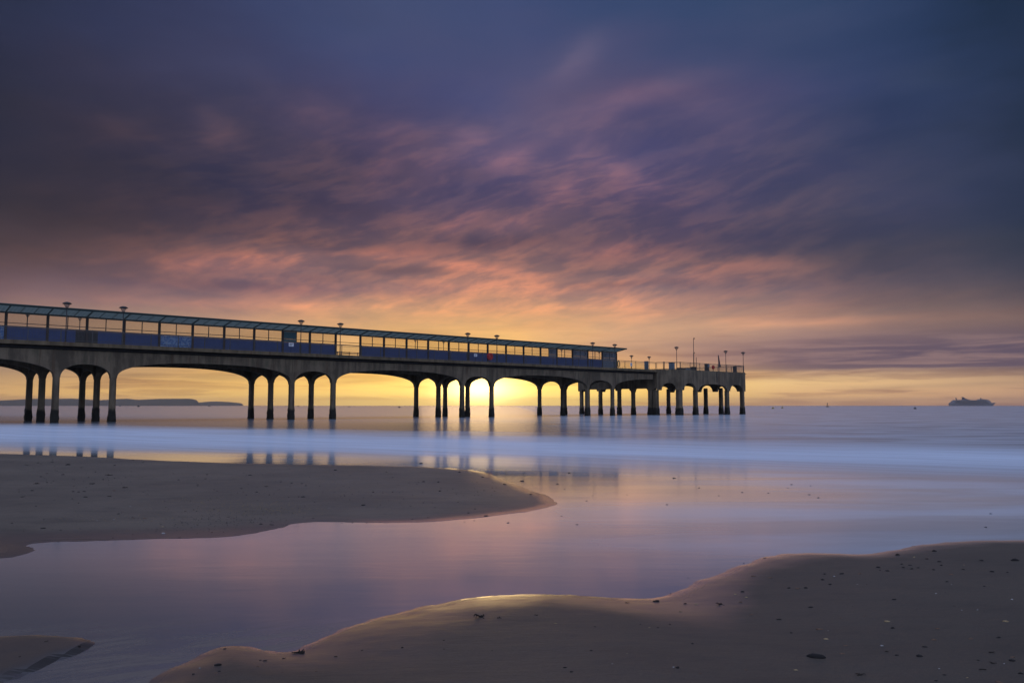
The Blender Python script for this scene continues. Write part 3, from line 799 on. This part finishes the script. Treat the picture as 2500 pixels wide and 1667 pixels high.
# ------------------------------------------------------------ pebbles, shells and seaweed
def pebble_mesh(name,seed,mat,fl=(1,.7,.38),sub=2,rough=.18):
    bm=bmesh.new(); bmesh.ops.create_icosphere(bm,subdivisions=sub,radius=.5); r=random.Random(seed)
    ph=[r.uniform(0,6) for _ in range(6)]
    for v in bm.verts:
        c=v.co; k_=1+rough*(math.sin(5*c.x+ph[0])*math.cos(4*c.y+ph[1])+.6*math.sin(9*c.z+7*c.x+ph[2]))
        v.co=Vector((c.x*k_*fl[0],c.y*k_*fl[1],c.z*k_*fl[2]+.10*fl[2]))
    me=bpy.data.meshes.new(name); bm.to_mesh(me); bm.free(); me.materials.append(M[mat])
    for f in me.polygons: f.use_smooth=True
    return me
def weed_mesh(name,seed):
    mb=MB(); r=random.Random(seed)
    for k in range(7):
        a=r.uniform(0,2*PI); p=[Vector((r.uniform(-.1,.1),r.uniform(-.1,.1),.06))]
        for j in range(4): a+=r.uniform(-.6,.6); p.append(p[-1]+Vector((math.cos(a)*.14,math.sin(a)*.11,r.uniform(-.03,.06))))
        p[-1].z=.02; mb.tube(p,[.05,.045,.04,.03,.012],5)
    me=bpy.data.meshes.new(name); me.from_pydata(mb.v,[],mb.f); me.materials.append(M['weed']); return me
ME={'d':[pebble_mesh('dark_pebble',i,'stone_d') for i in range(4)],'b':[pebble_mesh('brown_pebble',10+i,'stone_b',(1,.6,.34)) for i in range(3)],
    't':[pebble_mesh('tan_pebble',20+i,'stone_t',(1,.5,.34)) for i in range(2)],'w':[pebble_mesh('white_shell',30+i,'shell',(1,.75,.42)) for i in range(2)],
    's':[weed_mesh('seaweed_scrap',i) for i in range(5)]}
INFO={'d':('pebble','dark pebble','pebble'),'b':('pebble','brown pebble','pebble'),'t':('pebble','tan pebble','pebble'),'w':('shell','white shell','shell'),'s':('seaweed','dark scrap of seaweed','seaweed')}
def ground(x,y): return max(float(height(np.array([x]),np.array([y]))[0]),0.0)
PROBE=[]
def drop(px,py,wpx,kd,label=None):
    c=on_z(px,py,0.0)
    z=ground(c.x,c.y)
    for _ in range(2):
        c=on_z(px,py,z); z=ground(c.x,c.y)
    size=wpx*(1.25 if kd in 'ds' else 1.0)/F*math.hypot(c.x,c.y)
    me=ME[kd][random.randrange(len(ME[kd]))]
    nm,lab,cat=INFO[kd]
    o=bpy.data.objects.new(nm,me); col.objects.link(o); o.location=(c.x,c.y,z-.03*size); o.rotation_euler=(random.uniform(-.15,.15),random.uniform(-.15,.15),random.uniform(-.5,.5)); o.scale=(size*random.uniform(.9,1.15),size*random.uniform(.8,1.3),size*random.uniform(.8,1.2))
    if label: tag(o,label,cat)
    else:
        if z<=0.004: place='in the shallow water film'
        elif c.y>9.3: place='on the middle sand bank'
        elif px<700 or (px<300): place='on the lower left sand'
        elif px>1650: place='on the near right sand bank'
        else: place='on the near sand bank'
        tag(o,'small %s lying %s'%(lab,place),cat,'%ss %s'%(lab,place))
def C1(x,y): return (x/2.6133, 1080+y/2.6133)
def C2(x,y): return (800+x/2.6133, 1080+y/2.6133)
def C3(x,y): return (1600+x/2.6133, 1080+y/2.6133)
drop(*C3(1020,1367),31,'d','largest dark stone on the near sand, lying flat at lower right')
drop(*C3(1300,1481),22,'s','dark seaweed clump at the bottom edge right of centre')
drop(*C3(1090,1252),14,'t','pale tan pebble above the largest dark stone')
drop(*C3(1045,1190),17,'b','flat brown stone above the pale tan pebble')
drop(*C3(1445,1295),9,'w','brightest white shell on the near right sand')
drop(*C3(1685,1361),12,'d','rounded dark pebble right of the white shell')
drop(*C3(2295,752),13,'d','dark stone near the right edge just below the swash line')
drop(*C3(415,1030),19,'s','seaweed scrap just below the bright rim left of centre right')
drop(*C2(975,1112),28,'s','twiggy seaweed on the golden crest of the near bank')
drop(*C1(1905,1340),24,'s','reddish brown seaweed in the notch of the near bank edge')
drop(*C2(2095,1014),13,'d','dark stone on the rim where the near bank dips')
drop(*C1(275,547),9,'d','single dark stone low on the left of the middle bank')
drop(*C1(1390,1420),13,'d','dark stone in the hollow of the near left bank')
drop(*C2(1240,246),7,'d','small dark stone in the film beside the middle bank edge')
drop(*C3(121,228),8,'d','dark stone in the film below the reflected columns')
many3=[(2275,1368,11,'b'),(2275,1390,10,'d'),(2085,1446,13,'s'),(1720,1302,9,'d'),(1470,1333,8,'s'),(1190,1346,12,'b'),(2190,1243,9,'d'),(1775,1258,12,'b'),(2235,1140,11,'t'),(1480,1141,14,'t'),(1515,1182,9,'d'),(905,931,10,'b'),(960,927,7,'d'),(850,928,7,'d'),(1115,905,7,'d'),(1065,875,7,'d'),(1140,852,6,'w'),(1188,837,8,'d'),(1300,838,9,'b'),(1080,838,7,'d'),(730,862,11,'b'),(628,852,12,'b'),(580,987,9,'t'),(556,951,8,'d'),(510,968,7,'t'),(540,1018,10,'b'),(190,1026,6,'b'),(262,1031,8,'t'),(160,1080,8,'t'),(610,1098,10,'b'),(635,1120,5,'b'),(788,1128,9,'d'),(990,1050,9,'d'),(1185,1118,8,'b'),(1330,1106,6,'b'),(1545,716,9,'d'),(1650,730,8,'t'),(1780,693,9,'d'),(1730,743,6,'d'),(1810,760,7,'d'),(1825,783,7,'d'),(1420,797,8,'d'),(1480,820,7,'d'),(1433,817,4,'d'),(1570,776,5,'d'),(1580,797,6,'d'),(1625,783,6,'d'),(1675,799,5,'d'),(1635,806,7,'d'),(1775,812,6,'d'),(1887,842,10,'b'),(1965,810,6,'d'),(1970,781,5,'t'),(2080,752,9,'d'),(2148,824,8,'d'),(2245,829,6,'d'),(1860,888,5,'d'),(2098,917,6,'d'),(1522,1000,8,'d'),(1790,962,5,'w'),(1955,1068,4,'w'),(2055,1066,4,'w'),(2275,1001,5,'w'),(1890,905,3,'w'),(1288,904,4,'w'),(865,1213,6,'d'),(235,1282,6,'d'),(140,1436,8,'d'),(575,1450,7,'b'),(897,1451,10,'t'),(2150,1405,10,'s'),(2145,1338,10,'s'),(1540,1356,8,'d'),(1845,1481,6,'d'),(2330,1472,9,'d'),(1212,1295,9,'b'),(697,736,6,'b'),(2140,454,5,'d'),(2108,540,5,'d'),(285,1472,7,'b'),(320,1335,5,'b'),(458,1228,4,'b'),(92,1161,5,'d'),(16,1180,5,'d'),(2010,1251,9,'b'),(1800,1186,11,'b'),(1790,1518,6,'d'),(2190,1526,12,'b'),(1990,1498,6,'t'),(1810,1441,4,'w'),(1102,1198,3,'w'),(2225,1408,4,'w'),(115,1434,4,'w'),(2335,1455,8,'b'),(2060,1387,5,'d'),(770,1022,4,'b'),(565,770,3,'d'),(867,268,4,'d'),(990,276,3,'d'),(845,289,3,'d'),(1040,352,4,'d'),(982,332,4,'d'),(720,322,4,'d'),(553,318,4,'d'),(280,289,5,'d'),(405,339,3,'d'),(72,396,4,'d'),(208,862,3,'d'),(98,962,3,'d')]
for x,y,w,kd in many3: drop(*C3(x,y),w,kd)
many2=[(1095,1118,9,'s'),(1332,1101,10,'s'),(1455,1155,7,'t'),(1705,1175,5,'d'),(1680,1327,6,'d'),(1815,1410,4,'w'),(1556,1461,7,'d'),(1512,1434,7,'d'),(2230,1438,8,'d'),(1908,1022,9,'s'),(2280,1027,6,'d'),(2252,1080,9,'b'),(740,1260,4,'d'),(475,1308,6,'d'),(220,1325,5,'d'),(52,1365,6,'d'),(1465,265,6,'d'),(1540,195,6,'d'),(1590,523,5,'d'),(595,134,7,'d'),(840,190,6,'d'),(375,188,4,'d'),(990,220,6,'d'),(1130,267,7,'d'),(1295,331,7,'d'),(1010,468,8,'d'),(1098,433,9,'t'),(640,478,7,'b'),(227,400,8,'d'),(540,488,4,'d'),(872,507,3,'d'),(898,449,5,'d'),(938,423,4,'d'),(963,336,3,'d'),(1065,310,3,'d'),(715,310,5,'d'),(290,317,4,'d'),(800,295,3,'d'),(610,250,6,'d'),(705,252,5,'d'),(1150,512,5,'d'),(935,498,3,'d'),(90,512,3,'d'),(158,512,3,'d'),(247,512,3,'d'),(337,508,3,'d'),(1512,297,3,'d'),(1690,338,3,'d'),(1910,333,3,'d'),(2165,396,4,'d'),(1490,470,5,'s'),(1650,372,4,'d'),(1995,1162,4,'d'),(2103,1180,4,'d'),(2183,1162,4,'d'),(2052,1181,5,'t'),(785,1500,4,'b'),(743,1316,3,'d'),(1048,1325,3,'d'),(2330,1283,5,'d'),(1910,1343,4,'t'),(2207,1432,4,'w')]
for x,y,w,kd in many2: drop(*C2(x,y),w,kd)
many1=[(433,143,8,'d'),(697,208,11,'s'),(725,307,7,'b'),(797,288,9,'s'),(545,348,8,'d'),(536,313,6,'d'),(465,313,5,'d'),(500,316,5,'d'),(700,343,8,'s'),(230,264,11,'s'),(590,264,10,'s'),(1595,208,6,'d'),(1932,347,7,'d'),(2140,176,6,'d'),(1260,270,4,'d'),(1140,238,4,'d'),(755,455,5,'d'),(852,482,6,'b'),(922,486,9,'b'),(1042,579,8,'w'),(1040,536,5,'t'),(1812,1378,8,'s'),(1690,1392,7,'d'),(1660,1388,5,'d'),(1435,1315,5,'d'),(290,1268,8,'s'),(507,1298,5,'d'),(125,1365,4,'d'),(2015,1460,5,'b'),(1640,1430,9,'b'),(1275,1438,5,'w'),(1380,1470,8,'b'),(1400,1458,6,'d'),(1235,1476,5,'d'),(1800,1467,5,'b'),(520,160,5,'s'),(730,147,5,'d'),(848,112,4,'d'),(910,127,4,'d'),(240,130,4,'d'),(335,110,3,'d'),(330,124,5,'d'),(172,143,6,'s'),(400,205,5,'d'),(300,198,4,'d'),(262,218,4,'d'),(500,386,4,'d'),(230,406,4,'d'),(205,307,5,'d'),(145,347,6,'s'),(75,514,4,'d'),(385,560,5,'s'),(1055,488,4,'b'),(1320,205,4,'d'),(1310,232,5,'s'),(1385,310,3,'d'),(1540,293,4,'d'),(1700,281,7,'s'),(1860,260,4,'d'),(1925,262,4,'d'),(1950,275,4,'d'),(1637,316,5,'d'),(1490,484,6,'b'),(1400,487,4,'b'),(1665,520,6,'d'),(1735,524,9,'s'),(2318,400,6,'b'),(2250,508,3,'d'),(1830,525,3,'d'),(1190,436,4,'b'),(2000,483,4,'d'),(1350,573,6,'b'),(1145,607,4,'d'),(845,617,4,'s'),(372,633,3,'d'),(720,608,3,'d'),(847,586,3,'d'),(1100,480,4,'t'),(832,407,3,'w'),(727,490,4,'w'),(620,497,3,'w'),(2100,418,3,'w')]
for x,y,w,kd in many1: drop(*C1(x,y),w,kd)
# uncountable grit on the middle bank and near bank
def grit(name,spots,label,mats):
    mb=MB(); r=random.Random(5)
    for (px,py,sx,sy,n,lo,hi) in spots:
        for _ in range(n):
            qx,qy=r.gauss(px,sx),r.gauss(py,sy)
            if qy<1115: continue
            c=on_z(qx,qy,0); z=ground(c.x,c.y)
            if z<.008: continue
            c=on_z(qx,qy,z); s_=r.uniform(lo,hi)/F*c.y/2; a=r.uniform(0,PI); zz=z+s_*.6
            v=[(c.x+s_*math.cos(a),c.y+s_*math.sin(a),z),(c.x-s_*math.sin(a)*.7,c.y+s_*math.cos(a)*.7,z),(c.x-s_*math.cos(a),c.y-s_*math.sin(a),z),(c.x+s_*math.sin(a)*.7,c.y-s_*math.cos(a)*.7,z),(c.x,c.y,zz),(c.x,c.y,z-s_*.4)]
            mb.add(v,[(0,1,4),(1,2,4),(2,3,4),(3,0,4),(1,0,5),(2,1,5),(3,2,5),(0,3,5)])
    return tag(mb.build(name,M[mats]),label,'grit',kind='stuff')
grit('shell_grit',[(600,1240,90,12,420,1.5,3),(300,1268,120,9,160,1.5,3),(480,1222,60,6,90,1.5,2.8),(690,1245,50,9,120,1.5,3)],'tan shell grit strewn in a drift on the middle sand bank','stone_t')
grit('dark_grit',[(250,1160,180,26,150,2,4),(700,1190,220,30,110,2,4),(560,1262,110,14,160,2,3.5),(1050,1200,150,26,70,2,4),(2150,1450,220,70,60,2,4),(1500,1560,300,60,30,2,4),(560,1290,200,12,90,1.5,3)],'dark specks of weed and grit scattered over the sand banks','stone_d')

# ------------------------------------------------------------ sky
w=bpy.data.worlds.new('World'); sc.world=w; w.use_nodes=True; t=NT(w.node_tree)
def lin(c): return tuple(((x/255)/12.92 if x/255<=.04045 else (((x/255)+.055)/1.055)**2.4) for x in c)
GX=[0,312,625,937,1250,1562,1875,2187,2500]
GRID=[(0,[(38,44,68),(44,52,84),(54,64,100),(62,74,112),(60,74,114),(52,70,108),(46,66,102),(36,56,92),(26,43,70)]),
(125,[(40,44,68),(50,52,80),(60,64,98),(66,74,112),(70,76,114),(66,74,112),(58,70,106),(46,62,98),(30,46,74)]),
(250,[(38,40,60),(48,47,70),(58,58,86),(72,70,104),(74,78,118),(84,76,108),(72,74,110),(48,62,98),(32,46,72)]),
(375,[(44,41,58),(50,46,64),(58,55,80),(84,72,98),(90,82,116),(86,80,114),(70,70,100),(52,60,92),(36,48,74)]),
(500,[(40,38,52),(46,43,58),(56,52,74),(80,70,94),(94,80,106),(92,78,104),(76,72,100),(54,62,92),(36,48,76)]),
(590,[(66,54,62),(82,65,74),(98,76,84),(104,82,92),(108,86,98),(98,80,96),(80,71,92),(54,58,80),(40,50,70)]),
(650,[(98,75,79),(116,88,92),(124,96,100),(126,100,104),(132,104,106),(118,96,104),(104,86,96),(72,70,88),(48,54,74)]),
(705,[(110,86,94),(118,94,104),(130,102,112),(150,114,114),(176,130,118),(160,122,118),(132,106,110),(90,80,92),(62,62,78)]),
(750,[(132,106,108),(152,118,114),(172,132,118),(206,156,120),(214,158,120),(196,148,124),(160,124,116),(116,96,98),(84,74,82)]),
(800,[(150,122,112),(168,138,118),(196,156,124),(232,178,118),(240,188,122),(214,166,130),(184,146,126),(152,122,112),(112,90,92)]),
(850,[(160,132,112),(176,146,116),(204,166,120),(232,184,116),(240,190,118),(200,158,130),(160,126,124),(124,102,112),(96,82,94)]),
(885,[(170,138,112),(190,152,112),(214,168,112),(220,164,104),(236,186,110),(206,156,116),(150,118,122),(110,94,106),(94,82,96)]),
(908,[(180,146,112),(200,158,112),(218,170,108),(226,172,104),(250,214,120),(232,178,108),(204,164,130),(184,150,124),(150,122,112)]),
(930,[(210,168,116),(226,178,114),(238,188,112),(250,204,118),(255,228,130),(248,200,112),(248,208,144),(236,192,140),(204,164,128)]),
(960,[(240,190,120),(250,198,116),(252,206,120),(252,216,124),(255,232,140),(252,208,114),(252,206,134),(242,190,136),(214,168,130)]),
(990,[(236,182,118),(248,192,122),(252,206,126),(250,216,132),(255,226,140),(250,204,118),(250,198,134),(238,182,136),(212,162,130)])]
GY=[g[0] for g in GRID]; G=np.array([[lin(c) for c in g[1]] for g in GRID])
def look(px,py):
    px=min(max(px,0),2500); py=min(max(py,0),990)
    i=max(j for j in range(len(GX)) if GX[j]<=px); i=min(i,len(GX)-2); u=(px-GX[i])/(GX[i+1]-GX[i])
    j=max(q for q in range(len(GY)) if GY[q]<=py); j=min(j,len(GY)-2); v=(py-GY[j])/(GY[j+1]-GY[j])
    return (G[j,i]*(1-u)+G[j,i+1]*u)*(1-v)+(G[j+1,i]*(1-u)+G[j+1,i+1]*u)*v
co=t.n('ShaderNodeTexCoord').outputs['Generated']; dx,dy,dz=t.sep(co)
hyp=t.m('SQRT',t.m('ADD',t.m('MULTIPLY',dx,dx),t.m('MULTIPLY',dy,dy)))
az=t.m('ARCTAN2',dx,dy); el=t.m('DIVIDE',dz,t.m('MAXIMUM',hyp,.02))
# cloud layer coordinates: the plane of a high deck, drawn out along the wind
zz=t.m('ADD',t.m('MAXIMUM',dz,0.0),.045)
cx=t.m('DIVIDE',dx,zz); cy=t.m('DIVIDE',dy,zz)
wa=math.radians(-14); ca,sa=math.cos(wa),math.sin(wa)
al=t.m('ADD',t.m('MULTIPLY',cx,sa),t.m('MULTIPLY',cy,ca)); ac=t.m('SUBTRACT',t.m('MULTIPLY',cx,ca),t.m('MULTIPLY',cy,sa))
wn=t.n('ShaderNodeTexNoise'); wn.inputs['Scale'].default_value=.5; wn.inputs['Detail'].default_value=3; t.l(t.xyz(al,ac,0),wn.inputs['Vector'])
wc=t.sep(wn.outputs['Color'])
al2=t.m('ADD',t.m('MULTIPLY',al,.62),t.m('MULTIPLY',t.m('SUBTRACT',wc[0],.5),1.2)); ac2=t.m('ADD',ac,t.m('MULTIPLY',t.m('SUBTRACT',wc[1],.5),1.1))
n1=t.noise(t.xyz(al2,ac2,3.1),1.25,5,.52)
n2=t.noise(t.xyz(t.m('MULTIPLY',al,.8),t.m('MULTIPLY',ac,1.6),9.7),1.9,5,.55,.4)
# horizon bands: low stratus seen edge on
hb=t.noise(t.xyz(t.m('MULTIPLY',az,3.2),t.m('MULTIPLY',el,42.0),1.7),1.6,5,.55,.5)
# warp of the colour field
wp=t.sep(t.n('ShaderNodeTexNoise').outputs['Color'])
wpn=[x for x in w.node_tree.nodes if x.type=='TEX_NOISE'][-1]; wpn.inputs['Scale'].default_value=1.0; wpn.inputs['Detail'].default_value=4
t.l(t.xyz(t.m('MULTIPLY',az,5.0),t.m('MULTIPLY',el,16.0),.3),wpn.inputs['Vector'])
azw=t.m('ADD',az,t.m('MULTIPLY',t.m('SUBTRACT',wp[0],.5),.22))
elw=t.m('ADD',el,t.m('MULTIPLY',t.m('SUBTRACT',wp[1],.5),t.m('ADD',t.m('MULTIPLY',el,.26,),.006)))
AZ0=math.radians(-42); AZ1=math.radians(42); NA=19
fac=t.m('DIVIDE',t.m('SUBTRACT',azw,AZ0),AZ1-AZ0,clamp=True)
TS=[0,.012,.026,.040,.053,.068,.092,.116,.140,.170,.20,.25,.31,.37,.43,.50]
rows=[]
for tt in TS:
    st=[]
    for i in range(NA):
        a_=AZ0+(AZ1-AZ0)*i/(NA-1); v=Vector((math.sin(a_),math.cos(a_),tt))
        yc=v.y*cT+v.z*sT; zc=-v.y*sT+v.z*cT
        st.append((i/(NA-1),tuple(look(CX+F*v.x/yc,CY-F*zc/yc))))
    rows.append(t.ramp(fac,st))
c=rows[0]
for i in range(1,len(TS)):
    nd=t.n('ShaderNodeMapRange'); t.l(elw,nd.inputs[0]); nd.inputs[1].default_value=TS[i-1]; nd.inputs[2].default_value=TS[i]
    c=t.mix(nd.outputs[0],c,rows[i])
# cloud modulation
up=t.ss(el,.05,.16); hi=t.ss(el,.5,.26)
m1=t.ss(n1,.41,.62); m2=t.ss(n2,.40,.64)
mm_=t.m('ADD',t.m('MULTIPLY',m1,.62),t.m('MULTIPLY',m2,.38))
side=t.ss(t.m('ABSOLUTE',t.m('ADD',az,.03)),.62,.18)       # clouds catch less glow away from the sun
amp=t.m('MULTIPLY',t.m('MULTIPLY',up,t.m('ADD',t.m('MULTIPLY',hi,.75),.25)),t.m('ADD',t.m('MULTIPLY',side,.75),.25))
cl=t.mix(mm_,(.69,.78,.93),(1.34,1.15,1.0))
c2=t.mix(1.0,c,cl,'MULTIPLY'); c=t.mix(amp,c,c2)
azb=t.m('ADD',az,t.m('MULTIPLY',t.m('SUBTRACT',wp[0],.5),.06)); elb=t.m('ADD',el,t.m('MULTIPLY',t.m('SUBTRACT',wp[1],.5),t.m('ADD',t.m('MULTIPLY',el,.14),.002)))
rc,rs=math.cos(math.radians(20)),math.sin(math.radians(20))
ra=t.m('ADD',t.m('MULTIPLY',azb,rc),t.m('MULTIPLY',elb,rs)); rb=t.m('SUBTRACT',t.m('MULTIPLY',elb,rc),t.m('MULTIPLY',azb,rs*.8))
n3=t.noise(t.xyz(t.m('MULTIPLY',ra,16.0),t.m('MULTIPLY',rb,62.0),5.5),1.0,4,.55,.0)
f3=t.m('MULTIPLY',t.m('MULTIPLY',t.ss(el,.09,.16),t.ss(el,.42,.24)),t.m('MULTIPLY',side,.85))
c=t.mix(f3,c,t.mix(1.0,c,t.mix(t.ss(n3,.40,.64),(.71,.79,.93),(1.42,1.20,1.03)),'MULTIPLY'))
low=t.ss(el,.13,.03); hm=t.ss(hb,.50,.66)
c3=t.mix(1.0,c,(.70,.66,.74),'MULTIPLY'); c=t.mix(t.m('MULTIPLY',t.m('MULTIPLY',low,hm),.9),c,c3)
# separate lit cloud tufts and shaded rolls, each at its own bearing and height
def bear(px,py):
    r_=ray(px*1.063,py*1.063); return math.atan2(r_.x,r_.y), r_.z/math.hypot(r_.x,r_.y)
def tuft(px,py,rx,ry,rot,a):
    a0,e0=bear(px,py); rx=rx*1.063/F; ry=ry*1.063/F; cr,sr=math.cos(math.radians(rot)),math.sin(math.radians(rot))
    u=t.m('SUBTRACT',azb,a0); v=t.m('SUBTRACT',elb,e0)
    p_=t.m('ADD',t.m('MULTIPLY',u,cr/rx),t.m('MULTIPLY',v,sr/rx)); q_=t.m('SUBTRACT',t.m('MULTIPLY',v,cr/ry),t.m('MULTIPLY',u,sr/ry))
    return t.m('MULTIPLY',t.m('POWER',2.718,t.m('MULTIPLY',t.m('ADD',t.m('MULTIPLY',p_,p_),t.m('MULTIPLY',q_,q_)),-1.0)),a)
def total(L_):
    o_=None
    for q_ in L_:
        g_=tuft(*q_); o_=g_ if o_ is None else t.m('ADD',o_,g_)
    return o_
LIT=[(1330,140,80,38,40,.6),(1470,232,130,34,18,.8),(1665,275,110,40,-10,.5),(495,290,48,34,-20,.6),(270,300,80,34,0,.35),(720,270,60,40,10,.35),(890,300,80,26,8,.55),(1080,310,50,22,-10,.6),(868,392,46,18,22,.7),
 (1185,370,55,24,30,.7),(990,400,55,24,20,.35),(1440,395,80,34,-20,.6),(1480,430,60,16,10,.4),(1060,510,70,16,28,.6),(1160,518,60,13,5,.7),(1400,565,70,13,5,.6),(1500,585,130,14,0,.35),(560,598,180,16,0,.55),(440,612,110,12,0,.4),
 (870,580,170,16,4,.5),(1060,612,140,14,-6,.5),(1570,535,80,22,12,.3),(2120,165,70,26,0,.3),(1700,610,120,14,0,.35),(1600,640,150,10,0,.3),(1300,700,300,16,0,.2),(1900,740,200,12,0,.35),(650,700,250,14,0,.25),(1280,445,70,22,38,.4),(1340,340,40,14,35,.35)]
DRK=[(930,622,110,14,0,.55),(1130,552,120,13,0,.6),(1450,652,160,10,0,.5),(560,655,160,12,0,.5),(760,640,120,10,0,.35),(1010,764,85,7,-2,.5),(1900,788,90,8,0,.45),(320,861,60,6,0,.5),(510,868,80,8,0,.6),(640,862,60,5,0,.4),
 (820,876,80,7,0,.6),(870,868,50,6,0,.5),(1000,878,50,7,0,.55),(1105,884,45,5,8,.5),(1230,884,60,4,3,.35),(2050,888,110,5,0,.3),(2250,880,120,6,0,.35),(1420,800,200,8,2,.3),(700,480,300,30,0,.3),(350,500,200,40,0,.25)]
lit=t.m('MULTIPLY',total(LIT),t.m('ADD',t.m('MULTIPLY',n2,1.3),.35)); drk=t.m('MULTIPLY',total(DRK),t.m('ADD',t.m('MULTIPLY',n1,.9),.5))
c=t.mix(lit,c,t.mix(1.0,c,(2.1,1.58,1.22),'MULTIPLY'))
c=t.mix(t.m('MINIMUM',drk,1.0),c,t.mix(1.0,c,(.50,.54,.72),'MULTIPLY'))
# heavy stratus shelf to the right of the pier, clear slot beneath it
eb=t.m('ADD',el,t.m('MULTIPLY',t.m('SUBTRACT',hb,.5),.012))
shelf=t.m('MULTIPLY',t.m('MULTIPLY',t.ss(eb,.0385,.0425),t.ss(eb,.088,.060)),t.ss(az,.10,.40,0,.85))
hb2=t.noise(t.xyz(t.m('MULTIPLY',az,5.0),t.m('MULTIPLY',el,70.0),8.7),1.5,5,.6,.4)
c=t.mix(shelf,c,t.mix(t.ss(hb2,.42,.66),lin((92,80,100)),lin((142,116,118))))
spk=t.m('MULTIPLY',t.m('MULTIPLY',t.ss(el,.046,.036),t.ss(el,.004,.010)),t.ss(hb2,.52,.64,0,.7))
c=t.mix(spk,c,t.mix(1.0,c,(.68,.64,.74),'MULTIPLY'))
# sun glow behind the low cloud gap
SAZ=math.atan((1168-CX)/(F*cT)); SEL=.0195
du=t.m('DIVIDE',t.m('SUBTRACT',az,SAZ),.036); dv=t.m('DIVIDE',t.m('SUBTRACT',el,SEL),.0145)
r2=t.m('ADD',t.m('MULTIPLY',du,du),t.m('MULTIPLY',dv,dv)); gl_=t.m('POWER',2.718,t.m('MULTIPLY',r2,-.8))
du=t.m('DIVIDE',t.m('SUBTRACT',az,SAZ),.20); dv=t.m('DIVIDE',t.m('SUBTRACT',el,SEL),.030)
r2=t.m('ADD',t.m('MULTIPLY',du,du),t.m('MULTIPLY',dv,dv)); gw=t.m('POWER',2.718,t.m('MULTIPLY',r2,-1.0))
vm=t.n('ShaderNodeVectorMath',operation='SCALE'); vm.inputs[0].default_value=(3.8,2.8,1.1); t.l(gl_,vm.inputs[3])
vw=t.n('ShaderNodeVectorMath',operation='SCALE'); vw.inputs[0].default_value=(.70,.42,.05); t.l(gw,vw.inputs[3])
c=t.mix(1.0,c,vm.outputs[0],'ADD'); c=t.mix(1.0,c,vw.outputs[0],'ADD')
# overhead and landward sky: unseen, brightened blue to light foam, sand and pier
ov=t.ss(el,.52,1.6); bk=t.ss(t.m('ABSOLUTE',az),.95,1.9)
oth=t.m('MAXIMUM',ov,bk)
c=t.mix(oth,c,(.40,.47,.72))
sky=t.n('ShaderNodeTexSky',sky_type='NISHITA'); sky.sun_disc=False; sky.sun_elevation=math.radians(1.5); sky.sun_rotation=SAZ; sky.air_density=1.0; sky.dust_density=1.0
sv=t.n('ShaderNodeVectorMath',operation='SCALE'); t.l(sky.outputs[0],sv.inputs[0]); t.l(t.m('ADD',t.m('MULTIPLY',oth,.06),.004),sv.inputs[3])
c=t.mix(1.0,c,sv.outputs[0],'ADD')
bg=t.n('ShaderNodeBackground'); t.l(c,bg.inputs[0]); bg.inputs[1].default_value=1.0
wo=t.n('ShaderNodeOutputWorld'); t.l(bg.outputs[0],wo.inputs[0])
w.cycles.sampling_method='MANUAL'; w.cycles.sample_map_resolution=1024

sd=bpy.data.lights.new('sun','SUN'); sd.energy=.03; sd.angle=math.radians(8.0); sd.color=(1,.62,.32)
so=bpy.data.objects.new('sun',sd); col.objects.link(so)
sdir=Vector((math.sin(SAZ),math.cos(SAZ),math.tan(math.radians(1.5))))
so.rotation_euler=sdir.to_track_quat('Z','Y').to_euler()

HAZE=True
if HAZE:
    mb=MB(); mb.box((-10500,-400,-3),(10500,10600,85)); m,t=mat_new('sea haze')
    v=t.n('ShaderNodeVolumePrincipled'); v.inputs['Color'].default_value=(1,.95,.92,1); v.inputs['Density'].default_value=.00007; v.inputs['Anisotropy'].default_value=.55
    o=t.n('ShaderNodeOutputMaterial'); t.l(v.outputs[0],o.inputs['Volume'])
    tag(mb.build('haze',m),kind='stuff')

sc.view_settings.view_transform='Standard'; sc.view_settings.look='None'; sc.view_settings.gamma=1; sc.view_settings.exposure=0
sc.render.engine='CYCLES'
